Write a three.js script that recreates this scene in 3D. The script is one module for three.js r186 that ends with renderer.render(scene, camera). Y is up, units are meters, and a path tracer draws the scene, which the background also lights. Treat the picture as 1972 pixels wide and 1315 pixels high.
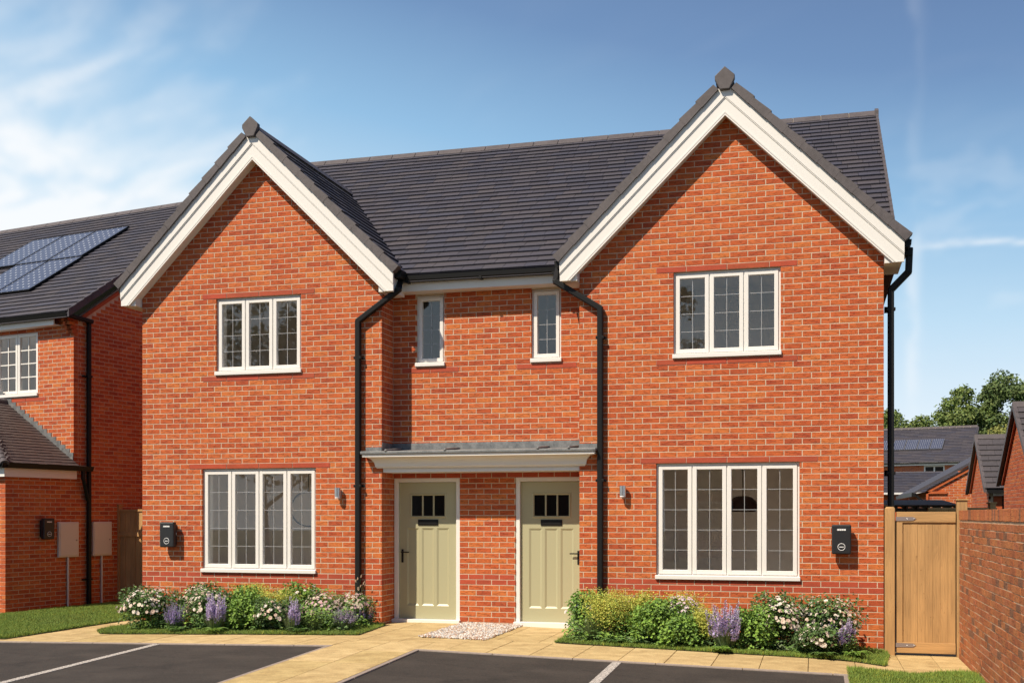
import * as THREE from 'three';
import { mergeGeometries } from 'three/addons/utils/BufferGeometryUtils.js';
import { RoundedBoxGeometry } from 'three/addons/geometries/RoundedBoxGeometry.js';

// ------------------------------------------------------------------ camera, sky, sun, exposure
const scene = new THREE.Scene();
const renderer = new THREE.WebGLRenderer({ antialias: true });
renderer.toneMapping = THREE.LinearToneMapping;
renderer.toneMappingExposure = 1.29;
renderer.shadowMap.enabled = true;
const EYE = new THREE.Vector3(0, 1.53, 14.43), YAW = 15.3 * Math.PI / 180;
const camera = new THREE.PerspectiveCamera(34.24, 1972 / 1315, 0.1, 2000);
camera.position.copy(EYE);
camera.rotation.y = YAW;                                   // level camera turned left; the lens is shifted up
camera.setViewOffset(1972, 1315, 0, -333.5, 1972, 1315);
camera.updateMatrixWorld();

const SUN = new THREE.Vector3(-0.64, 1.42, 1).normalize();
const sun = new THREE.DirectionalLight(new THREE.Color(1, 0.875, 0.71), 5.0);
sun.position.set(-4, 2, 0).addScaledVector(SUN, 60);
sun.target.position.set(-4, 2, 0);
sun.castShadow = true; sun.shadow.radius = 1; sun.shadow.mapSize.set(4096, 4096);
Object.assign(sun.shadow.camera, { left: -30, right: 30, top: 30, bottom: -30, near: 1, far: 140 });
sun.name = 'sun';
scene.add(sun, sun.target);

// seeded random numbers and tileable noise
let seed = 12345;
function srand(s) { seed = s | 0; }
function rnd() { seed = (seed + 0x6d2b79f5) | 0; let t = Math.imul(seed ^ (seed >>> 15), 1 | seed); t = (t + Math.imul(t ^ (t >>> 7), 61 | t)) ^ t; return ((t ^ (t >>> 14)) >>> 0) / 4294967296; }
const rr = (a, b) => a + (b - a) * rnd();
const lerp = (a, b, t) => a + (b - a) * t, clamp = (x, a, b) => Math.min(b, Math.max(a, x));
const sstep = (a, b, x) => { const t = clamp((x - a) / (b - a), 0, 1); return t * t * (3 - 2 * t); };
function h2(ix, iy, s) { let h = Math.imul(ix | 0, 374761393) ^ Math.imul(iy | 0, 668265263) ^ Math.imul(s | 0, 1274126177); h = Math.imul(h ^ (h >>> 13), 1274126177); return ((h ^ (h >>> 16)) >>> 0) / 4294967296; }
function vnoise(x, y, s, px = 0, py = 0) {                  // value noise, optionally periodic
  const ix = Math.floor(x), iy = Math.floor(y), fx = x - ix, fy = y - iy, u = fx * fx * (3 - 2 * fx), v = fy * fy * (3 - 2 * fy);
  const w = (i, p) => (p ? ((i % p) + p) % p : i);
  const a = h2(w(ix, px), w(iy, py), s), b = h2(w(ix + 1, px), w(iy, py), s), c = h2(w(ix, px), w(iy + 1, py), s), d = h2(w(ix + 1, px), w(iy + 1, py), s);
  return lerp(lerp(a, b, u), lerp(c, d, u), v);
}
function fbm(x, y, s, oct = 4, px = 0, py = 0) { let a = 0.5, t = 0, n = 0; for (let i = 0; i < oct; i++) { t += a * vnoise(x, y, s + i * 17, px, py); n += a; a *= 0.5; x *= 2; y *= 2; px *= 2; py *= 2; } return t / n; }

// the sky: clear air with thin cirrus, hazier towards the left, and two old vapour trails on the right
{
  const W = 2048, Hh = 1024, data = new Float32Array(W * Hh * 4);
  const stops = [[0, 0.6786, 0.7395, 0.783], [4, 0.609, 0.696, 0.7656], [9, 0.4089, 0.5742, 0.7134], [14, 0.2349, 0.4133, 0.609], [20, 0.1348, 0.2349, 0.4133], [26, 0.094, 0.1583, 0.3088], [40, 0.0566, 0.1087, 0.261], [90, 0.0305, 0.0609, 0.1653]];
  const dir = new THREE.Vector3();
  for (let j = 0; j < Hh; j++) {
    const el = ((j + 0.5) / Hh - 0.5) * Math.PI, ed = el * 180 / Math.PI;
    for (let i = 0; i < W; i++) {
      const az = ((i + 0.5) / W - 0.5) * 2 * Math.PI, o = (j * W + i) * 4;
      dir.set(Math.cos(az) * Math.cos(el), Math.sin(el), Math.sin(az) * Math.cos(el));
      const cosSun = dir.dot(SUN), left = sstep(-0.25, 0.75, -dir.x);            // the air is brighter towards the sun's side
      let e = clamp(ed - 8.5 * left * sstep(2, 14, ed) * (1 - sstep(30, 60, ed)), 0, 90);
      let k = 0; while (k < stops.length - 2 && stops[k + 1][0] <= e) k++;
      const t = clamp((e - stops[k][0]) / (stops[k + 1][0] - stops[k][0]), 0, 1);
      let c = [1, 2, 3].map((q) => lerp(stops[k][q], stops[k + 1][q], t));
      const glow = 0.085 * Math.pow(clamp(cosSun, 0, 1), 8);
      c = [c[0] + glow * 1.05, c[1] + glow, c[2] + glow * 0.9];
      if (ed > -1) {
        // cirrus in a plane 9 km up, drawn out along one wind direction
        const h = Math.max(0.05, dir.y + 0.04), px = dir.x / h, pz = dir.z / h;
        const a = 0.62, u = px * Math.cos(a) + pz * Math.sin(a), v = -px * Math.sin(a) + pz * Math.cos(a);
        const wx = fbm(u * 0.8, v * 0.8, 71, 3) - 0.5, wy = fbm(u * 0.8 + 9, v * 0.8, 72, 3) - 0.5;
        const big = fbm(u * 0.5 + wx * 1.2, v * 0.7 + wy * 1.2, 3, 4), streak = fbm(u * 1.3 + wx * 2.2, v * 3.6 + wy * 3.2, 5, 5), fine = fbm(u * 5 + wx * 6, v * 13 + wy * 9, 8, 5);
        const wx0 = -dir.x / Math.max(0.01, Math.cos(el)), west = sstep(0.34, 0.64, wx0) * (1 - 0.85 * sstep(0.74, 0.95, wx0)) * sstep(-0.1, 0.3, -dir.z) * (1 - 0.8 * sstep(28, 50, ed));
        const low = 1 - sstep(13, 27, ed);                        // the bank is thickest low down and frays upwards
        let cl = sstep(0.30, 0.80, big * 0.35 + streak * 0.5 + (fine - 0.5) * 0.45 + west * 0.10 + low * west * 0.22) * (0.06 + 0.94 * west);
        cl *= (0.50 + 0.65 * fine) * (0.45 + 0.55 * low);
        cl = clamp(cl * 1.10 * (1 - 0.4 * sstep(17, 25, ed)), 0, 0.88) * sstep(-0.5, 2.5, ed);
        // vapour trails
        const azd = Math.atan2(dir.x, -dir.z) * 180 / Math.PI, n1 = fbm(azd * 0.9, ed * 0.55, 21, 4), n2 = fbm(azd * 1.7, ed * 1.4, 22, 4);
        const t1 = Math.exp(-Math.pow((azd - 4.75 - (ed - 14) * 0.01 + (n1 - 0.5) * 0.9) / (0.20 + 0.22 * n2), 2)) * sstep(1, 8, ed) * (1 - sstep(22, 40, ed)) * (0.03 + 0.36 * sstep(0.35, 0.7, n1) * (1 - sstep(13, 18, ed) * 0.85));
        const t2 = Math.exp(-Math.pow((ed - 12.75 + (azd - 7) * 0.03 + (n2 - 0.5) * 0.3) / 0.11, 2)) * sstep(4.6, 5.6, azd) * (1 - sstep(16, 30, azd)) * 0.6 * (0.6 + 0.8 * n1);
        const wisp = sstep(0.52, 0.8, fbm(azd * 0.35 + 3, ed * 0.8, 31, 5)) * sstep(2, 6, azd) * (1 - sstep(20, 40, azd)) * (1 - sstep(14, 22, ed)) * 0.16;
        cl = Math.max(cl, clamp(t1 + t2 + wisp, 0, 0.85));
        c = [lerp(c[0], 0.755, cl), lerp(c[1], 0.77, cl), lerp(c[2], 0.785, cl)];
      }
      data[o] = c[0]; data[o + 1] = c[1]; data[o + 2] = c[2]; data[o + 3] = 1;
    }
  }
  const sky = new THREE.DataTexture(data, W, Hh, THREE.RGBAFormat, THREE.FloatType);
  sky.mapping = THREE.EquirectangularReflectionMapping; sky.magFilter = THREE.LinearFilter; sky.wrapS = THREE.RepeatWrapping; sky.needsUpdate = true;
  scene.background = sky; scene.environment = sky;
}

// ------------------------------------------------------------------ helpers
const taken = new Map();
function numbered(n) { const k = taken.get(n) ?? 0; taken.set(n, k + 1); return k ? n + '_' + String(k).padStart(3, '0') : n; }
function thing(name, label, category, group) { const g = new THREE.Group(); g.name = numbered(name); g.userData = { label, category }; if (group) g.userData.group = group; scene.add(g); return g; }
function grp(name, parent) { const g = new THREE.Group(); g.name = name; parent.add(g); return g; }
function metric(g) {                                          // uv in metres from the dominant direction of each face
  const p = g.attributes.position.array, n = g.attributes.normal.array, uv = new Float32Array(p.length / 3 * 2);
  for (let i = 0; i < p.length / 3; i++) {
    const ax = Math.abs(n[i * 3]), ay = Math.abs(n[i * 3 + 1]), az = Math.abs(n[i * 3 + 2]);
    if (az >= ax && az >= ay) { uv[i * 2] = p[i * 3]; uv[i * 2 + 1] = p[i * 3 + 1]; } else if (ax >= ay) { uv[i * 2] = p[i * 3 + 2]; uv[i * 2 + 1] = p[i * 3 + 1]; } else { uv[i * 2] = p[i * 3]; uv[i * 2 + 1] = p[i * 3 + 2]; }
  }
  g.setAttribute('uv', new THREE.BufferAttribute(uv, 2));
  return g;
}
function flat(g) { const q = g.index ? g.toNonIndexed() : g; for (const k of Object.keys(q.attributes)) if (!['position', 'normal', 'uv'].includes(k)) q.deleteAttribute(k); if (!q.attributes.uv) q.setAttribute('uv', new THREE.BufferAttribute(new Float32Array(q.attributes.position.count * 2), 2)); q.clearGroups(); return q; }
function mg(list) { const a = [].concat(list).map(flat); return metric(a.length === 1 ? a[0] : mergeGeometries(a)); }
function add(name, geos, mat, parent, shade = true) { const m = new THREE.Mesh(Array.isArray(geos) ? mg(geos) : geos, mat); m.name = parent === scene ? numbered(name) : name; m.castShadow = shade; m.receiveShadow = true; parent.add(m); return m; }
function structure(name, geos, mat) { const m = add(name, geos, mat, scene); m.userData.kind = 'structure'; return m; }
const bx = (x0, x1, y0, y1, z0, z1) => new THREE.BoxGeometry(x1 - x0, y1 - y0, z1 - z0).translate((x0 + x1) / 2, (y0 + y1) / 2, (z0 + z1) / 2);
const rb = (x0, x1, y0, y1, z0, z1, r = 0.006) => new RoundedBoxGeometry(x1 - x0, y1 - y0, z1 - z0, 2, Math.min(r, (x1 - x0) * 0.45, (y1 - y0) * 0.45, (z1 - z0) * 0.45)).translate((x0 + x1) / 2, (y0 + y1) / 2, (z0 + z1) / 2);
function poly(pts, z0, z1, holes = []) {                      // polygon in x,y pulled from z0 to z1
  const s = new THREE.Shape(pts.map((p) => new THREE.Vector2(p[0], p[1])));
  for (const h of holes) s.holes.push(new THREE.Path(h.map((p) => new THREE.Vector2(p[0], p[1]))));
  return new THREE.ExtrudeGeometry(s, { depth: z1 - z0, bevelEnabled: false }).translate(0, 0, z0);
}
const rect = (x0, x1, y0, y1) => [[x0, y0], [x1, y0], [x1, y1], [x0, y1]];
const alongX = (g) => g.rotateY(Math.PI / 2);                 // what was drawn in x,y along z now lies in -z,y along x
function bar(a, b, w, d) {                                    // a box-section bar from a to b
  const A = new THREE.Vector3(...a), Bv = new THREE.Vector3(...b), v = Bv.clone().sub(A), L = v.length();
  const q = new THREE.Quaternion().setFromUnitVectors(new THREE.Vector3(0, 1, 0), v.normalize());
  return new RoundedBoxGeometry(w, L, d ?? w, 2, Math.min(w, d ?? w) * 0.22).applyQuaternion(q).translate((A.x + Bv.x) / 2, (A.y + Bv.y) / 2, (A.z + Bv.z) / 2);
}
function rod(a, b, r0, r1 = r0, seg = 8) {
  const A = new THREE.Vector3(...a), Bv = new THREE.Vector3(...b), v = Bv.clone().sub(A), L = v.length();
  return new THREE.CylinderGeometry(r1, r0, L, seg).applyQuaternion(new THREE.Quaternion().setFromUnitVectors(new THREE.Vector3(0, 1, 0), v.normalize())).translate((A.x + Bv.x) / 2, (A.y + Bv.y) / 2, (A.z + Bv.z) / 2);
}

// ------------------------------------------------------------------ textures and materials
const texCache = [];
function tex(size, fn, srgb = false, w = size, hgt = size) {
  const d = new Uint8Array(w * hgt * 4);
  for (let y = 0; y < hgt; y++) for (let x = 0; x < w; x++) { const c = fn(x / w, y / hgt), o = (y * w + x) * 4; d[o] = clamp(c[0] * 255, 0, 255); d[o + 1] = clamp(c[1] * 255, 0, 255); d[o + 2] = clamp(c[2] * 255, 0, 255); d[o + 3] = 255; }
  const t = new THREE.DataTexture(d, w, hgt); t.magFilter = THREE.LinearFilter; t.wrapS = t.wrapT = THREE.RepeatWrapping; if (srgb) t.colorSpace = THREE.SRGBColorSpace; t.needsUpdate = true; texCache.push(t); return t;
}
function rep(t, u, v) { const c = t.clone(); c.repeat.set(u, v); c.needsUpdate = true; return c; }
const g3 = (v) => [v, v, v];
const lin = (r, g, b) => new THREE.Color().setRGB(r, g, b);
// brick face: wire-dragged clay, 1 unit of uv = 0.9 m by 0.45 m
const brickField = (u, v) => {
  const w = fbm(u * 6, v * 6, 40, 3, 6, 6) - 0.5;
  const drag = fbm(u * 22 + v * 5 * 0 + w * 5, v * 96 + Math.sin(u * 6.283 * 4) * 2.0 + w * 9, 41, 3, 22, 96), pit = fbm(u * 70, v * 50, 42, 2, 70, 50);
  const patch = fbm(u * 9, v * 7, 43, 3, 9, 7);
  return { drag, pit, patch };
};
const brickMap = tex(512, (u, v) => {
  const f = brickField(u, v), dark = sstep(0.53, 0.74, f.drag) * 0.38 + sstep(0.62, 0.80, f.pit) * 0.24, p = f.patch - 0.5;
  const k = 1.0 * (1 - dark) + p * 0.26;
  return [k * (1 + p * 0.04), k * (1 + p * 0.5), k * (1 + p * 0.3)];
});
const brickBump = tex(512, (u, v) => { const f = brickField(u, v); return g3(0.75 - sstep(0.5, 0.8, f.drag) * 0.45 - sstep(0.62, 0.85, f.pit) * 0.25); });
const grainMap = tex(512, (u, v) => { const a = fbm(u * 120, v * 120, 50, 2, 120, 120), b = fbm(u * 8, v * 8, 51, 4, 8, 8); return g3(0.82 + (a - 0.5) * 0.34 + (b - 0.5) * 0.3); });
const grainBump = tex(512, (u, v) => g3(fbm(u * 90, v * 90, 52, 3, 90, 90)));
const asphaltMap = tex(1024, (u, v) => { const a = h2(Math.floor(u * 512), Math.floor(v * 512), 60), b = fbm(u * 6, v * 6, 61, 4, 6, 6), c = fbm(u * 160, v * 160, 62, 2, 160, 160); const st = a > 0.97 ? 0.4 : a < 0.03 ? -0.25 : 0; const str = fbm(u * 3, v * 24, 63, 3, 3, 24), spot = sstep(0.74, 0.82, fbm(u * 11, v * 11, 64, 3, 11, 11)) * 0.16; return g3(0.68 + (b - 0.5) * 0.6 + (c - 0.5) * 0.55 + (str - 0.5) * 0.3 - spot + st); });
const pavingMap = tex(1024, (u, v) => {
  const a = fbm(u * 220, v * 220, 65, 2, 220, 220), b = fbm(u * 10, v * 10, 66, 4, 10, 10), ri = fbm(u * 14, v * 70, 67, 3, 14, 70), k = 0.80 + (a - 0.5) * 0.5 + (b - 0.5) * 0.40 + (ri - 0.5) * 0.24;
  return [k * 1.02, k * (0.99 + (b - 0.5) * 0.10), k * (0.95 + (b - 0.5) * 0.2)];
});
const woodField = (u, v) => { const w = fbm(u * 5, v * 2, 70, 3, 5, 2); const ring = Math.sin((u * 40 + w * 9) * 6.283) * 0.5 + 0.5; return { ring, fine: fbm(u * 160, v * 6, 71, 3, 160, 6), w, patch: fbm(u * 7, v * 3, 73, 4, 7, 3) }; };
const woodMap = tex(512, (u, v) => { const f = woodField(u, v), k = 0.80 + (f.ring - 0.5) * 0.09 + (f.fine - 0.5) * 0.42 + (f.patch - 0.5) * 0.38; const kn = sstep(0.93, 0.97, vnoise(u * 40, v * 22, 77, 40, 22)) * 0.3; return [k * (1 - kn), k * (0.98 - kn * 1.1), k * (0.93 - kn * 1.2)]; });
const woodBump = tex(512, (u, v) => { const f = woodField(u, v); return g3(0.5 + (f.fine - 0.5) * 0.8); });
const woodHMap = tex(512, (u, v) => { const f = woodField(v, u), k = 0.80 + (f.ring - 0.5) * 0.09 + (f.fine - 0.5) * 0.42 + (f.patch - 0.5) * 0.38; return [k, k * 0.98, k * 0.93]; });
const leadMap = tex(512, (u, v) => { const a = fbm(u * 14, v * 14, 80, 4, 14, 14), b = fbm(u * 60, v * 60, 81, 3, 60, 60), k = 0.75 + (a - 0.5) * 0.7 + (b - 0.5) * 0.35; return [k * (1 + (a - 0.5) * 0.08), k, k * (1 - (a - 0.5) * 0.08)]; });
const tileMap = tex(512, (u, v) => { const a = fbm(u * 30, v * 30, 85, 3, 30, 30), b = fbm(u * 5, v * 5, 86, 3, 5, 5); return g3(0.85 + (a - 0.5) * 0.35 + (b - 0.5) * 0.3); });

const std = (o) => new THREE.MeshStandardMaterial(o);
const M = {};
M.mortar = std({ color: lin(0.6447, 0.5207, 0.3802), roughness: 0.95, map: rep(grainMap, 2, 2) });
M.mortarGrey = std({ color: lin(0.5742, 0.4176, 0.2784), roughness: 0.95, map: rep(grainMap, 2, 2) });
M.white = std({ color: lin(0.7308, 0.709, 0.6699), roughness: 0.42, map: rep(grainMap, 0.4, 0.4), bumpMap: rep(grainBump, 3, 3), bumpScale: 0.0003 });
M.white.map = null;
M.sill = std({ color: lin(0.7308, 0.7134, 0.6786), roughness: 0.4 });
M.black = new THREE.MeshPhysicalMaterial({ color: lin(0.011, 0.011, 0.011), roughness: 0.45, specularIntensity: 0.4 });
M.charger = std({ color: lin(0.014, 0.015, 0.017), roughness: 0.45, bumpMap: rep(grainBump, 9, 9), bumpScale: 0.0003 });
M.print = std({ color: lin(0.75, 0.76, 0.76), roughness: 0.5 });
M.slate = std({ color: lin(0.0659, 0.0586, 0.0683), roughness: 0.62, map: rep(tileMap, 0.7, 0.7), bumpMap: rep(grainBump, 2, 2), bumpScale: 0.0015 });
M.verge = std({ color: lin(0.0981, 0.0835, 0.0861), roughness: 0.6, map: rep(tileMap, 0.9, 0.9), bumpMap: rep(grainBump, 2, 2), bumpScale: 0.001 });
M.ridgeMortar = std({ color: lin(0.3654, 0.3132, 0.2523), roughness: 0.95, map: rep(grainMap, 3, 3) });
M.lead = std({ color: lin(0.2262, 0.2349, 0.2393), roughness: 0.55, metalness: 0.25, map: rep(leadMap, 1.1, 1.1), bumpMap: rep(leadMap, 1.1, 1.1), bumpScale: 0.003 });
M.glass = new THREE.MeshPhysicalMaterial({ color: lin(1, 1, 1), roughness: 0.01, transmission: 1, thickness: 0, ior: 1.85 });
M.darkGlass = new THREE.MeshPhysicalMaterial({ color: lin(0.006, 0.006, 0.006), roughness: 0.12, ior: 1.28 });
M.came = std({ color: lin(0.40, 0.40, 0.40), roughness: 0.45, metalness: 0.4 });
M.room = std({ color: lin(0.86, 0.79, 0.71), roughness: 0.95 });
M.reveal = std({ color: lin(0.84, 0.81, 0.76), roughness: 0.9 });
M.door = std({ color: lin(0.3871, 0.3697, 0.2279), roughness: 0.38, bumpMap: rep(woodBump, 0.8, 0.8), bumpScale: 0.0004 });
M.wood = std({ color: lin(0.5046, 0.3001, 0.1261), roughness: 0.8, map: rep(woodMap, 1.6, 0.8), bumpMap: rep(woodBump, 1.6, 0.8), bumpScale: 0.0015 });
M.woodH = std({ color: lin(0.5046, 0.3001, 0.1261), roughness: 0.8, map: rep(woodHMap, 0.8, 1.6), bumpScale: 0.001 });
M.woodShaded = std({ color: lin(0.085, 0.048, 0.024), roughness: 0.85, map: rep(woodMap, 1.6, 0.8) });  // same timber as the fences, with the pergola's shade put into its colour
M.steel = std({ color: lin(0.261, 0.2218, 0.2175), roughness: 0.5, metalness: 0.35 });
M.chrome = std({ color: lin(0.55, 0.55, 0.55), roughness: 0.3, metalness: 0.9 });
M.tarmac = std({ color: lin(0.0463, 0.0386, 0.0318), roughness: 0.95, map: rep(asphaltMap, 0.55, 0.55), bumpMap: rep(asphaltMap, 0.55, 0.55), bumpScale: 0.004 });
M.paving = [0, 1, 2, 3].map((i) => std({ color: lin([0.5829, 0.5481, 0.609, 0.5263][i], [0.4437, 0.4133, 0.4655, 0.4002][i], [0.2132, 0.1958, 0.2306, 0.1783][i]), roughness: 0.9, map: rep(pavingMap, 0.7, 0.7), bumpMap: rep(pavingMap, 0.7, 0.7), bumpScale: 0.003 }));
M.joint = std({ color: lin(0.174, 0.1218, 0.0653), roughness: 1, map: rep(grainMap, 3, 3) });
M.kerb = std({ color: lin(0.348, 0.2871, 0.2479), roughness: 0.9, map: rep(grainMap, 4, 4) });
M.marking = std({ color: lin(0.5394, 0.5046, 0.4611), roughness: 0.9, map: rep(tex(256, (u, v) => { const a = fbm(u * 40, v * 40, 90, 3, 40, 40); return g3(a > 0.5 ? 1 : 0.38); }), 3, 3) });
M.soil = std({ color: lin(0.0522, 0.0478, 0.0191), roughness: 1, map: rep(grainMap, 3, 3) });
M.land = std({ color: lin(0.074, 0.087, 0.0348), roughness: 1, map: rep(grainMap, 0.3, 0.3) });
M.meter = std({ color: lin(0.6264, 0.5749, 0.5248), roughness: 0.5 });
M.pvFrame = std({ color: lin(0.25, 0.25, 0.26), roughness: 0.4, metalness: 0.6 });
M.pv = std({ color: 0xffffff, roughness: 0.2, map: tex(512, (u, v) => {          // 6 by 10 cells with the small light diamonds of the cut corners
  const a = (u * 6) % 1 - 0.5, b = (v * 10) % 1 - 0.5, d = Math.max(Math.abs(a), Math.abs(b)), cut = Math.abs(a) + Math.abs(b), bus = Math.min(Math.abs(a - 0.2), Math.abs(a + 0.2));
  if (cut > 0.83) return [0.50, 0.53, 0.57]; if (d > 0.485) return [0.11, 0.125, 0.17]; if (bus < 0.012) return [0.09, 0.10, 0.14]; return [0.052, 0.062, 0.098];
}) });
M.leaf = new THREE.MeshPhysicalMaterial({ color: 0xffffff, vertexColors: true, roughness: 0.75, side: THREE.DoubleSide, transmission: 0.22, thickness: 0 });
M.petal = new THREE.MeshPhysicalMaterial({ color: 0xffffff, vertexColors: true, roughness: 0.85, side: THREE.DoubleSide, transmission: 0.2, thickness: 0 });
M.stem = std({ color: lin(0.09, 0.075, 0.035), roughness: 0.9 });
M.bark = std({ color: lin(0.12, 0.095, 0.07), roughness: 0.95, map: rep(woodMap, 1, 1) });

// pieces in large numbers: the ones that show largest become meshes of their own, the rest one merged mesh
const brickPal = [[0.5138, 0.1163, 0.0277], [0.4881, 0.1022, 0.0244], [0.4539, 0.0908, 0.0226], [0.5396, 0.1455, 0.0336], [0.4282, 0.0811, 0.0211], [0.5053, 0.1111, 0.0285], [0.4796, 0.1093, 0.0261], [0.5309, 0.1322, 0.0362], [0.394, 0.0723, 0.0211], [0.471, 0.0917, 0.0219]];
const smoothRed = [0.445, 0.068, 0.025];
const wallPal = [[0.3828, 0.1261, 0.0409], [0.348, 0.1087, 0.0365], [0.4089, 0.1436, 0.0478], [0.3132, 0.094, 0.0331], [0.3654, 0.1131, 0.0348], [0.2001, 0.087, 0.0452], [0.3915, 0.1305, 0.0522], [0.3393, 0.1175, 0.0391]];
function brickGeo(w, h, d, ch, uo, vo, wav = 0) {             // front face chamfered; origin at the lower left of the front face
  const P = [], N = [], U = [];
  const q = (a, b, c, e, n, uvs) => { for (const k of [0, 1, 2, 0, 2, 3]) { P.push(...[a, b, c, e][k]); N.push(...n); U.push(...uvs[k]); } };
  const f = [[ch, ch, 0], [w - ch, ch, 0], [w - ch, h - ch, 0], [ch, h - ch, 0]], o = [[0, 0, -ch], [w, 0, -ch], [w, h, -ch], [0, h, -ch]], bk = [[0, 0, -d], [w, 0, -d], [w, h, -d], [0, h, -d]];
  const uv = (p) => [uo + (p[0] + (p[2] < -0.01 ? p[2] : 0)) / 0.9, vo + p[1] / 0.45];
  const uvz = (p) => [uo + p[0] / 0.9, vo + (p[1] + p[2]) / 0.45];
  const s = Math.SQRT1_2;
  q(f[0], f[1], f[2], f[3], [0, 0, 1], f.map(uv));
  q(o[0], o[1], f[1], f[0], [0, -s, s], [o[0], o[1], f[1], f[0]].map(uv)); q(f[3], f[2], o[2], o[3], [0, s, s], [f[3], f[2], o[2], o[3]].map(uv));
  q(o[0], f[0], f[3], o[3], [-s, 0, s], [o[0], f[0], f[3], o[3]].map(uv)); q(f[1], o[1], o[2], f[2], [s, 0, s], [f[1], o[1], o[2], f[2]].map(uv));
  q(bk[0], bk[1], o[1], o[0], [0, -1, 0], [bk[0], bk[1], o[1], o[0]].map(uvz)); q(o[3], o[2], bk[2], bk[3], [0, 1, 0], [o[3], o[2], bk[2], bk[3]].map(uvz));
  q(bk[0], o[0], o[3], bk[3], [-1, 0, 0], [bk[0], o[0], o[3], bk[3]].map(uv)); q(o[1], bk[1], bk[2], o[2], [1, 0, 0], [o[1], bk[1], bk[2], o[2]].map(uv));
  const g = new THREE.BufferGeometry();
  g.setAttribute('position', new THREE.Float32BufferAttribute(P, 3)); g.setAttribute('normal', new THREE.Float32BufferAttribute(N, 3)); g.setAttribute('uv', new THREE.Float32BufferAttribute(U, 2));
  return g;
}
const matCache = new Map();
const brickStuffMat = std({ color: 0xffffff, vertexColors: true, roughness: 0.9, map: brickMap, bumpMap: brickBump, bumpScale: 0.004 });
const smoothStuffMat = std({ color: 0xffffff, vertexColors: true, roughness: 0.8, map: rep(grainMap, 1, 1) });
function toneMat(kind, c) {
  const key = kind + c.map((x) => x.toFixed(3)).join();
  if (!matCache.has(key)) {
    const base = kind === 'brick' ? { roughness: 0.9, map: brickMap, bumpMap: brickBump, bumpScale: 0.004 } : kind === 'tile' ? { roughness: 0.62, map: rep(tileMap, 0.7, 0.7), bumpMap: rep(grainBump, 2, 2), bumpScale: 0.0012 } : { roughness: 0.8, map: rep(grainMap, 1, 1) };
    matCache.set(key, std({ color: lin(...c), ...base }));
  }
  return matCache.get(key);
}
const tileStuffMat = std({ color: 0xffffff, vertexColors: true, roughness: 0.62, map: rep(tileMap, 0.7, 0.7), bumpMap: rep(grainBump, 2, 2), bumpScale: 0.0012 });
const stuffMats = { brick: brickStuffMat, smooth: smoothStuffMat, tile: tileStuffMat };
const _p = new THREE.Vector3(), _n = new THREE.Vector3();
// recs: { geo, m (Matrix4), c (colour), kind, hid }
function pieces(parent, name, stuffName, recs, limit) {
  const VP = new THREE.Matrix4().multiplyMatrices(camera.projectionMatrix, camera.matrixWorldInverse);
  for (const r of recs) {
    const bb = r.geo.boundingBox ?? (r.geo.computeBoundingBox(), r.geo.boundingBox);
    bb.getCenter(_p); _p.z = bb.max.z; _p.applyMatrix4(r.m);
    _n.set(0, 0, 1).transformDirection(r.m);
    const d = EYE.clone().sub(_p), L = d.length(), cs = d.dot(_n) / L, s = new THREE.Vector3().copy(_p).applyMatrix4(VP);
    r.score = r.hid || Math.abs(s.x) > 0.985 || Math.abs(s.y) > 0.98 ? -1 : (bb.max.x - bb.min.x) * (bb.max.y - bb.min.y) * cs / (L * L);
  }
  const order = recs.map((r, i) => i).sort((a, b) => recs[b].score - recs[a].score || a - b);
  const single = new Set(order.slice(0, limit).filter((i) => recs[i].score > 0));
  const rest = [];
  recs.forEach((r, i) => {
    if (!single.has(i)) { rest.push(r); return; }
    const m = new THREE.Mesh(r.geo, toneMat(r.kind, r.c)); m.name = name; m.castShadow = m.receiveShadow = true;
    m.applyMatrix4(r.m); parent.add(m);
  });
  for (const kind of ['brick', 'smooth', 'tile']) {
    const list = rest.filter((r) => r.kind === kind); if (!list.length) continue;
    let n = 0; for (const r of list) n += r.geo.attributes.position.count;
    const P = new Float32Array(n * 3), N = new Float32Array(n * 3), U = new Float32Array(n * 2), Cc = new Float32Array(n * 3); let o = 0;
    for (const r of list) {
      const p = r.geo.attributes.position.array, nn = r.geo.attributes.normal.array, uu = r.geo.attributes.uv.array, e = r.m.elements, cnt = p.length / 3;
      for (let i = 0; i < cnt; i++) {
        const x = p[i * 3], y = p[i * 3 + 1], z = p[i * 3 + 2], k = (o + i) * 3;
        P[k] = e[0] * x + e[4] * y + e[8] * z + e[12]; P[k + 1] = e[1] * x + e[5] * y + e[9] * z + e[13]; P[k + 2] = e[2] * x + e[6] * y + e[10] * z + e[14];
        const a = nn[i * 3], b = nn[i * 3 + 1], c = nn[i * 3 + 2];
        N[k] = e[0] * a + e[4] * b + e[8] * c; N[k + 1] = e[1] * a + e[5] * b + e[9] * c; N[k + 2] = e[2] * a + e[6] * b + e[10] * c;
        Cc[k] = r.c[0]; Cc[k + 1] = r.c[1]; Cc[k + 2] = r.c[2]; U[(o + i) * 2] = uu[i * 2]; U[(o + i) * 2 + 1] = uu[i * 2 + 1];
      }
      o += cnt;
    }
    const g = new THREE.BufferGeometry();
    g.setAttribute('position', new THREE.BufferAttribute(P, 3)); g.setAttribute('normal', new THREE.BufferAttribute(N, 3)); g.setAttribute('uv', new THREE.BufferAttribute(U, 2)); g.setAttribute('color', new THREE.BufferAttribute(Cc, 3));
    const m = new THREE.Mesh(g, stuffMats[kind]); m.name = stuffName; m.castShadow = m.receiveShadow = true; m.userData.kind = 'stuff'; parent.add(m);
  }
}
const geoPool = new Map();
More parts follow.
